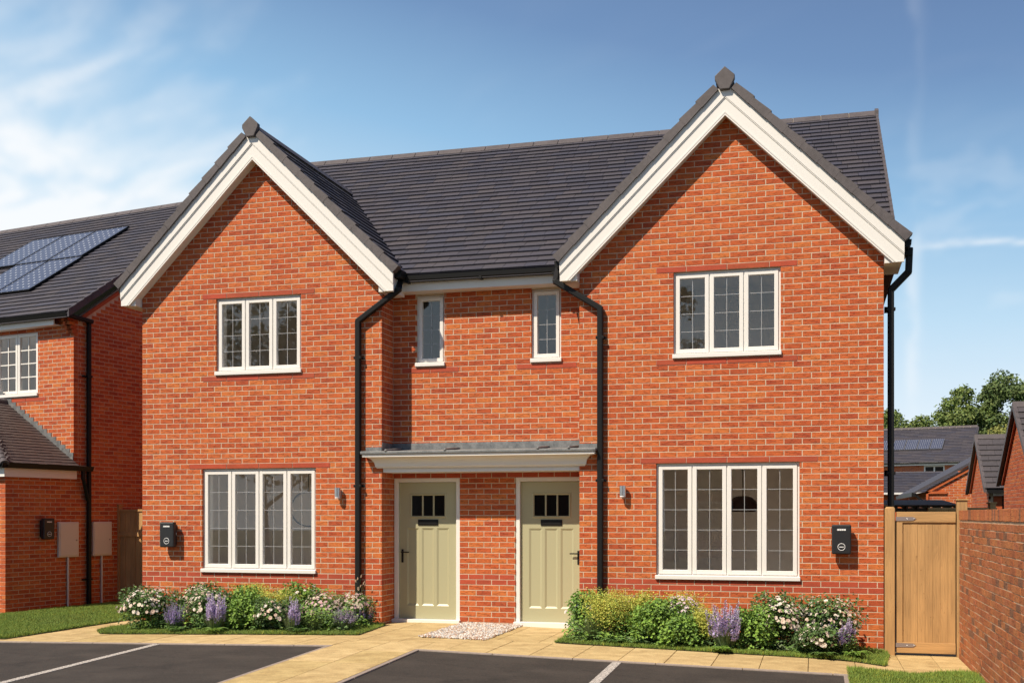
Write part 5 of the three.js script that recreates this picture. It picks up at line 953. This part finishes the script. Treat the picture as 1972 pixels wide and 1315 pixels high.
function roseBush(label, x, z, R, h, nf = 60) {
  R *= 1.12; nf = Math.round(nf * 2.5);
  const t = plantBase('rose_bush', label, 'shrub', x, z), L = [];
  mound(L, 3600, R, h, 0.05, 0.046, [LEAF.dark, LEAF.mid, LEAF.dark], { lumps: 18 });
  add('foliage', foliage(L), M.leaf, t); add('stems', [...stems(9, R, h, 0.006), rod([0, -0.03, 0], [0.01, 0.16, 0], 0.012, 0.008, 6)], M.stem, t);
  add('flowers', blossoms(nf, R * 0.98, h, 0.041, [[0.78, 0.66, 0.56], [0.80, 0.72, 0.62], [0.74, 0.58, 0.48], [0.80, 0.75, 0.68]]), M.petal, t);
}
function leafyShrub(label, x, z, R, h, tone = [LEAF.bright, LEAF.bright, LEAF.mid], fl = 0, flc) {
  R *= 1.18;
  const t = plantBase('leafy_shrub', label, 'shrub', x, z), L = [];
  mound(L, 3600, R, h, 0.02, 0.044, tone, { lumps: 18, asp: 0.8 });
  for (let k = 0; k < 16; k++) { const a = rr(-0.4, 3.5), q = R * rr(0.6, 0.95), y = h * rr(0.15, 0.8); for (let j = 0; j < 14; j++) { const yy = y - j * 0.013; if (yy > 0.02) L.push({ p: [Math.cos(a) * q + rr(-0.035, 0.035), yy, Math.sin(a) * q + rr(-0.03, 0.03)], n: [Math.cos(a), 0.7, Math.sin(a)], up: [rr(-1, 1), -0.2, rr(-1, 1)], w: 0.036, h: 0.042, c: tint(tone[0], 0.2, 0.08) }); } }
  add('foliage', foliage(L), M.leaf, t); add('stems', stems(10, R, h), M.stem, t);
  if (fl) add('flowers', blossoms(fl, R, h, 0.042, flc ?? [[0.78, 0.72, 0.68], [0.80, 0.76, 0.72]]), M.petal, t);
}
function featheryPlant(label, x, z, R, h) {
  R *= 1.12;
  const t = plantBase('feathery_plant', label, 'shrub', x, z), L = [], F = [];
  mound(L, 1300, R * 0.9, h * 0.72, 0.03, 0.040, [LEAF.mid, LEAF.bright, LEAF.lime], { lumps: 9, asp: 0.4 });
  mound(F, 5200, R, h, h * 0.22, 0.022, [LEAF.lime, LEAF.yellow, LEAF.yellow], { lumps: 20, asp: 0.8 });
  for (let k = 0; k < 26; k++) { const a = rr(0, 6.283), q = R * rr(0.1, 0.9), px = Math.cos(a) * q, pz = Math.sin(a) * q, y = h * rr(0.85, 1.13); for (let j = 0; j < 26; j++) F.push({ p: [px + rr(-0.04, 0.04), y - rr(0, 0.13), pz + rr(-0.04, 0.04)], n: onSphere(), up: onSphere(), w: 0.011, h: 0.015, c: tint(LEAF.yellow, 0.2, 0.1) }); }
  add('foliage', foliage(L), M.leaf, t); add('flower_heads', foliage(F), M.leaf, t); add('stems', stems(16, R, h * 1.1, 0.003), M.stem, t);
}
function spikePlant(label, x, z, R, h, n, cols, opt = {}) {     // lavender, salvia: leafy tuft with flower spikes
  const t = plantBase('flower_spikes', label, 'flowering plant', x, z), L = [], F = [], st = [];
  for (let k = 0; k < 1.5 * (opt.tuft ?? 260); k++) { const a = rr(0, 6.283), lean = rr(0.05, 0.75), hh = h * rr(0.28, 0.58); L.push({ p: [Math.cos(a) * R * 0.25 * rnd(), 0, Math.sin(a) * R * 0.25 * rnd()], n: [Math.cos(a), 0.4, Math.sin(a)], up: [Math.cos(a) * lean, 1, Math.sin(a) * lean], w: rr(0.009, 0.017), h: hh, c: tint(LEAF.grey, 0.22, 0.1) }); }
  for (let k = 0; k < n; k++) {
    const a = rr(0, 6.283), q = Math.sqrt(rnd()) * R, px = Math.cos(a) * q, pz = Math.sin(a) * q, y1 = h * rr(0.70, 1.05) * (1 - 0.22 * (q / R) ** 2), bx0 = px * 0.35, bz0 = pz * 0.35, f0 = opt.f0 ?? 0.42;
    st.push(rod([bx0, 0, bz0], [px, y1, pz], 0.0028, 0.002, 4));
    const m = opt.m ?? 46; for (let j = 0; j < m; j++) { const s = lerp(f0 + rr(-0.03, 0.03), 1, Math.pow(j / m, 0.9)), w = 1.15 * (opt.wid ?? 0.014) * (1.15 - 0.85 * Math.max(0, (s - f0) / (1 - f0))), b = rr(0, 6.283); F.push({ p: [lerp(bx0, px, s) + Math.cos(b) * w * 0.45, y1 * s, lerp(bz0, pz, s) + Math.sin(b) * w * 0.45], n: [Math.cos(b), 0.3, Math.sin(b)], up: [Math.cos(b) * 0.9, rr(0.2, 1), Math.sin(b) * 0.9], w: w * 0.9, h: w * 1.15, c: tint(cols[Math.floor(rnd() * cols.length)], 0.2, 0.06) }); }
  }
  add('foliage', foliage(L), M.leaf, t); add('flowers', foliage(F), M.petal, t); add('stems', st, std0, t);
}
const std0 = std({ color: lin(0.10, 0.16, 0.05), roughness: 0.8 });
function daisyMass(label, x, z, R, h, cols, n = 150) {
  R *= 1.2; n = Math.round(n * 1.5);
  const t = plantBase('flowering_perennial', label, 'flowering plant', x, z), L = [];
  mound(L, 3000, R, h * 0.92, 0.03, 0.042, [LEAF.mid, LEAF.dark, LEAF.grey, LEAF.bright], { lumps: 10, asp: 0.35 });
  add('foliage', foliage(L), M.leaf, t); add('stems', stems(14, R, h, 0.003), std0, t);
  add('flowers', blossoms(n, R, h * 1.04, 0.030, cols), M.petal, t);
}
function tuft(label, x, z, R, h, tone, n = 230, plume = 0) {
  const t = plantBase('grass_tuft', label, 'ornamental grass', x, z), L = [];
  for (let k = 0; k < n; k++) { const a = rr(0, 6.283), lean = Math.pow(rnd(), 0.8) * 1.1, l = h * rr(0.5, 1.05); let p = [Math.cos(a) * R * 0.2 * rnd(), 0, Math.sin(a) * R * 0.2 * rnd()], d = [Math.cos(a) * lean * 0.5, 1, Math.sin(a) * lean * 0.5]; for (let s = 0; s < 3; s++) { const len = Math.hypot(...d), u = d.map((v) => v / len), w = 0.009 * (1 - s * 0.28); L.push({ p, n: [Math.cos(a), 0.5, Math.sin(a)], up: u, w, h: l / 3 * 1.12, c: tint(tone, 0.2, 0.1), fold: 0.05 }); p = p.map((v, i) => v + u[i] * l / 3); d = [d[0] + Math.cos(a) * lean * 0.45, d[1] - lean * 0.35, d[2] + Math.sin(a) * lean * 0.45]; } }
  add('blades', foliage(L), M.leaf, t);
  if (plume) { const F = [], st = []; for (let k = 0; k < plume; k++) { const a = rr(-1.2, 1.8), px = Math.cos(a) * R * rr(0.3, 1), pz = Math.sin(a) * R * 0.3, y = h * rr(1.3, 2.0); st.push(rod([0, 0, 0], [px, y, pz], 0.0018, 0.001, 4)); for (let j = 0; j < 22; j++) F.push({ p: [px * (1 + j * 0.008) + rr(-0.006, 0.006), y + j * 0.0016, pz], n: onSphere(), up: [1, 0.4, rr(-0.4, 0.4)], w: 0.006, h: 0.02, c: tint([0.62, 0.48, 0.34], 0.15, 0.05) }); } add('plumes', foliage(F), M.petal, t); add('stems', st, std0, t); }
}
function fernLeaf(label, x, z, R, tone = LEAF.mid) {
  const t = plantBase('low_fern', label, 'fern', x, z), L = [];
  for (let k = 0; k < 9; k++) { const a = k * 0.7 + rr(-0.2, 0.2), len = R * rr(0.75, 1.1); for (let s = 0; s < 26; s++) { const q = s / 26, y = 0.02 + len * 0.55 * Math.sin(q * 2.6) * 0.6, px = Math.cos(a) * len * q, pz = Math.sin(a) * len * q; for (const sd of [-1, 1]) L.push({ p: [px, y, pz], n: [0, 1, 0.1], up: [-Math.sin(a) * sd + Math.cos(a) * 0.4, 0.1, Math.cos(a) * sd + Math.sin(a) * 0.4], w: 0.016, h: 0.085 * (1 - q * 0.75) * rr(0.8, 1.1), c: tint(tone, 0.15, 0.08) }); } }
  add('fronds', foliage(L), M.leaf, t);
}
const PUR = [[0.342, 0.234, 0.594], [0.405, 0.297, 0.63], [0.468, 0.378, 0.648]], LIL = [[0.522, 0.432, 0.666], [0.576, 0.486, 0.684], [0.45, 0.369, 0.63]];
// left bed, from the fence to the door
roseBush('white rose bush at the far left end of the left bed', -8.86, 0.95, 0.44, 0.58, 74);
roseBush('white rose bush under the charger, behind the deep purple spikes', -8.42, 0.42, 0.34, 0.60, 40);
spikePlant('deep purple lavender clump between the two leftmost rose bushes', -8.36, 1.16, 0.17, 0.43, 46, PUR, { wid: 0.016, m: 40 });
roseBush('white rose bush behind the tall lilac spikes of the left bed', -7.98, 0.92, 0.34, 0.54, 48);
featheryPlant('tall lime feathery plant against the left wall below the window sill', -7.66, 0.40, 0.30, 0.58);
spikePlant('tall lilac salvia spikes in front of the left green shrub', -7.70, 1.26, 0.15, 0.58, 15, LIL, { wid: 0.032, m: 90, f0: 0.40, tuft: 150 });
leafyShrub('bright green leafy shrub in the middle of the left bed', -7.36, 0.95, 0.30, 0.56);
featheryPlant('lime feathery plant right of the green shrub, left bed', -7.02, 0.72, 0.33, 0.53);
roseBush('low white rose bush right of centre in the left bed', -6.92, 1.10, 0.27, 0.42, 36);
leafyShrub('green shrub with white blooms below the right end of the left window', -6.74, 0.55, 0.27, 0.58, [LEAF.bright, LEAF.mid], 14);
spikePlant('lilac salvia spikes right of the low rose bush', -6.58, 1.25, 0.13, 0.48, 10, LIL, { wid: 0.030, m: 80, f0: 0.38, tuft: 130 });
daisyMass('pale pink flowering perennial behind grassy leaves, left bed', -6.42, 0.66, 0.27, 0.48, [[0.66, 0.42, 0.46], [0.72, 0.55, 0.52], [0.66, 0.60, 0.46]], 110);
daisyMass('pinkish cream perennial left of the left downpipe', -6.10, 0.40, 0.26, 0.47, [[0.66, 0.45, 0.47], [0.70, 0.58, 0.50], [0.62, 0.58, 0.42]], 110);
tuft('arching green grass below the pink perennials', -6.32, 1.12, 0.28, 0.30, [0.10, 0.15, 0.035], 240);
spikePlant('round pale lavender clump at the front right of the left bed', -5.93, 1.04, 0.20, 0.34, 70, LIL, { wid: 0.013, m: 34, f0: 0.55 });
spikePlant('lavender clump at the foot of the left downpipe', -5.96, 0.34, 0.18, 0.34, 44, PUR, { wid: 0.013, m: 32, f0: 0.5 });
tuft('thin plumed grass in front of the left downpipe', -6.12, 0.20, 0.16, 0.34, [0.12, 0.16, 0.05], 80, 9);
fernLeaf('low fern at the front edge below the purple lavender', -8.22, 1.36, 0.16); fernLeaf('low fern at the foot of the tall lilac spikes, left bed', -7.62, 1.40, 0.17, LEAF.bright); fernLeaf('low fern beside the lilac spikes near the pink perennials', -6.45, 1.30, 0.17);
// right bed, from the door to the gate
leafyShrub('green shrub at the door end of the right bed', -2.82, 0.62, 0.26, 0.56, [LEAF.bright, LEAF.mid], 10);
tuft('fine grass tuft at the left front of the right bed', -2.66, 1.05, 0.22, 0.40, [0.11, 0.16, 0.045], 260);
featheryPlant('large lime feathery plant left of the right downpipe foot', -2.44, 0.84, 0.33, 0.62);
featheryPlant('lime feathery plant right of the right downpipe foot', -2.14, 0.62, 0.28, 0.60);
leafyShrub('bright leafy shrub below the left end of the right window', -1.90, 0.98, 0.27, 0.55);
featheryPlant('lime feathery plant tall against the right wall behind pink blooms', -1.62, 0.34, 0.34, 0.58);
daisyMass('white-pink flowering perennial between green shrubs, right bed', -1.58, 0.68, 0.27, 0.58, [[0.76, 0.64, 0.66], [0.78, 0.70, 0.70], [0.70, 0.54, 0.58]], 120);
leafyShrub('low bright shrub in front of the white-pink perennial', -1.58, 1.08, 0.24, 0.40);
featheryPlant('small lime feathery plant left of the tall lilac spikes, right bed', -1.26, 1.00, 0.22, 0.46);
spikePlant('tallest lilac salvia spikes at the middle of the right bed', -1.02, 1.20, 0.23, 0.64, 20, LIL, { wid: 0.034, m: 95, f0: 0.36, tuft: 200 });
leafyShrub('bright shrub between the tall lilac spikes and the rose bush', -0.70, 1.02, 0.28, 0.50);
roseBush('white rose bush below the right end of the right window', -0.40, 0.86, 0.33, 0.64, 52);
tuft('coarse grass between the two rose bushes of the right bed', -0.14, 1.10, 0.24, 0.32, [0.12, 0.15, 0.045], 200);
roseBush('large white rose bush nearest to the gate', 0.16, 0.70, 0.42, 0.66, 60);
roseBush('small low white rose in front of the bush nearest the gate', 0.02, 1.22, 0.24, 0.34, 46);
spikePlant('lilac salvia spikes at the gate end of the right bed', 0.32, 1.06, 0.17, 0.48, 13, LIL, { wid: 0.031, m: 85, f0: 0.4, tuft: 150 });
fernLeaf('low fern at the gate end of the right bed', 0.42, 1.16, 0.22, LEAF.bright); fernLeaf('low fern in front of the large lime plant, right bed', -2.32, 1.18, 0.16); fernLeaf('low fern at the foot of the tallest lilac spikes', -1.04, 1.38, 0.14, LEAF.bright); fernLeaf('low fern in front of the coarse grass, right bed', 0.10, 1.36, 0.18, LEAF.mid);
for (const t of [...scene.children]) if (t.userData?.group === 'plants in the flower beds') t.userData.group = 'plants in the flower beds';
// low leafy growth that fills the beds between the plants
for (const [pts, label, x0, x1] of [[bedL, 'low mixed leafy growth filling the left flower bed', -9.15, -5.85], [bedR, 'low mixed leafy growth filling the right flower bed', -2.95, 0.45]]) {
  srand(Math.round(x0 * 100)); const L = [], tones = [LEAF.mid, LEAF.dark, LEAF.bright, LEAF.mid, LEAF.grey];
  for (let i = 0; i < 12000; i++) {
    const x = rr(x0, x1), z = rr(0.18, 1.22 - 0.12 * Math.abs(fbm(x * 4, 1, 6, 2) - 0.5)), k = fbm(x * 3.1, z * 3.1, 14, 3), top = (0.10 + 0.42 * sstep(0.30, 0.75, k)) * lerp(1, 0.55, sstep(0.75, 1.25, z)), y = top * Math.pow(rnd(), 0.6), a = rr(0, 6.283), s = rr(0.028, 0.058);
    L.push({ p: [x, H(x, z) + 0.01 + y, z], n: [Math.cos(a) * 0.6, 0.9, 0.5 + Math.sin(a) * 0.6], up: [Math.cos(a), rr(-0.4, 0.6), Math.sin(a)], w: s * rr(0.4, 0.75), h: s, c: tint(tones[Math.floor(fbm(x * 5, z * 5, 15, 2) * 4.99)], 0.24, 0.1) });
  }
  const m = add('ground_cover', foliage(L), M.leaf, scene); m.userData = { kind: 'stuff', label, category: 'ground cover' };
}
// ------------------------------------------------------------------ mown grass
function inside(p, x, z) { let c = false; for (let i = 0, j = p.length - 1; i < p.length; j = i++) if ((p[i][1] > z) !== (p[j][1] > z) && x < (p[j][0] - p[i][0]) * (z - p[i][1]) / (p[j][1] - p[i][1]) + p[i][0]) c = !c; return c; }
function bladeClump(s) {
  srand(s); const L = []; for (let k = 0; k < 9; k++) { const a = rr(0, 6.283), lean = rr(0.1, 0.8), h = rr(0.03, 0.062); L.push({ p: [rr(-0.012, 0.012), 0, rr(-0.012, 0.012)], n: [Math.cos(a), 0.5, Math.sin(a)], up: [Math.cos(a) * lean, 1, Math.sin(a) * lean], w: rr(0.0035, 0.006), h, c: tint([0.92, 1, 0.8], 0.2, 0.12), fold: 0.3 }); } return foliage(L);
}
const bladeG = [1, 2, 3].map((k) => bladeClump(800 + k));
function grass(label, pts, dens, scale = 1, avoid) {
  srand(Math.round(pts[0][0] * 1000)); const xs = pts.map((p) => p[0]), zs = pts.map((p) => p[1]), x0 = Math.min(...xs), x1 = Math.max(...xs), z0 = Math.min(...zs), z1 = Math.max(...zs), N = Math.round((x1 - x0) * (z1 - z0) * dens), d = new THREE.Object3D(), c = new THREE.Color();
  const mats = [[], [], []];
  for (let i = 0; i < N; i++) { const x = rr(x0, x1), z = rr(z0, z1); if (!inside(pts, x, z) || (avoid && avoid(x, z))) continue; mats[i % 3].push([x, z, rr(0.7, 1.25) * scale, rr(0, 6.283), fbm(x * 2.2, z * 2.2, 33, 3), rnd()]); }
  const root = new THREE.Group(); root.name = numbered('grass'); root.userData = { kind: 'stuff', label, category: 'grass' }; scene.add(root);
  mats.forEach((m, k) => {
    const im = new THREE.InstancedMesh(bladeG[k], M.leaf, m.length); im.name = 'blades'; im.userData.kind = 'stuff';
    m.forEach(([x, z, s, a, n, q], i) => { d.position.set(x, H(x, z) + 0.008, z); d.rotation.set(0, a, 0); d.scale.set(s, s * lerp(0.75, 1.2, n), s); d.updateMatrix(); im.setMatrixAt(i, d.matrix); const t = lerp(0.8, 1.2, n) * lerp(0.85, 1.15, q), dry = q > 0.9 ? 1.6 : 1; c.setRGB(0.19 * t * dry, 0.275 * t * (dry > 1 ? 1.15 : 1), 0.046 * t); im.setColorAt(i, c); });
    im.castShadow = im.receiveShadow = true; root.add(im);
  });
}
grass('mown lawn in front of the neighbouring house', [[-13.05, -0.95], [-12.6, -3.9], [-10.16, -3.9], [-10.16, 2.28], [-13.8, 2.28], [-14.2, -0.6]], 2600);
grass('short grass strip round the left flower bed', bedL, 2300, 0.85, (x, z) => z < 0.9 && x > -9.1 && x < -5.95 && fbm(x * 5, z * 5, 9, 2) > 0.45);
grass('short grass strip round the right flower bed', bedR, 2300, 0.9, (x, z) => z < 0.8 && x < 0.4 && fbm(x * 5, z * 5, 9, 2) > 0.45);
grass('lawn corner in front of the garden gate path', [[0.34, 2.22], [1.65, 1.74], [1.65, 5.4], [0.34, 5.4]], 3000, 1.15);
// ------------------------------------------------------------------ across the road, behind the viewer: what the panes mirror
{
  const t = thing('opposite_house', 'brick house across the road behind the viewer, mirrored in the panes', 'house');
  for (const [nm, gs, mt] of [['wall', [bx(-6, 3, -0.5, 5, 34, 42)], toneMat('smooth', brickPal[2])], ['roof', [poly([[-33.6, 4.9], [-38, 8.2], [-42.4, 4.9]], -6.2, 3.2).rotateY(Math.PI / 2)], M.slate], ['gable', [poly([[-2.4, 4.9], [2.2, 4.9], [-0.1, 7.4]], 33, 38)], toneMat('smooth', brickPal[1])]]) add(nm, gs, mt, t);
  for (const [x, y] of [[-5, 3.2], [0.4, 3.2], [-5, 0.8], [0.4, 0.8]]) { const w = grp('window', t); add('frame', [bx(x, x + 1.6, y, y + 1.3, 33.9, 33.99)], M.white, w); add('pane', [bx(x + 0.08, x + 1.52, y + 0.08, y + 1.22, 33.88, 33.898)], M.darkGlass, w); }
}
for (const [dx, lab] of [[-13, 'left-hand brick house across the road, behind the viewer'], [12.5, 'right-hand brick house across the road, behind the viewer']]) {
  const o = scene.children.find((c) => c.name === 'opposite_house').clone(); o.name = numbered('opposite_house'); o.userData = { label: lab, category: 'house' }; o.position.x = dx; scene.add(o);
}
tree('tree across the road behind the viewer, mirrored in the left panes', -20.4, 24, 11.4, 3.6, 3.0, GRD, { seed: 51, limbs: 14, per: 110, extra: 24, leaf: 0.24 });
tree('smaller tree across the road behind the viewer, mirrored in the right upper window', -5.4, 29, 11.6, 2.0, 3.5, GRD, { seed: 52, limbs: 10, per: 110, extra: 14, leaf: 0.24 });
scene.traverse((o) => { if (o.isMesh) { o.castShadow = o.receiveShadow = true; } });
renderer.render(scene, camera);
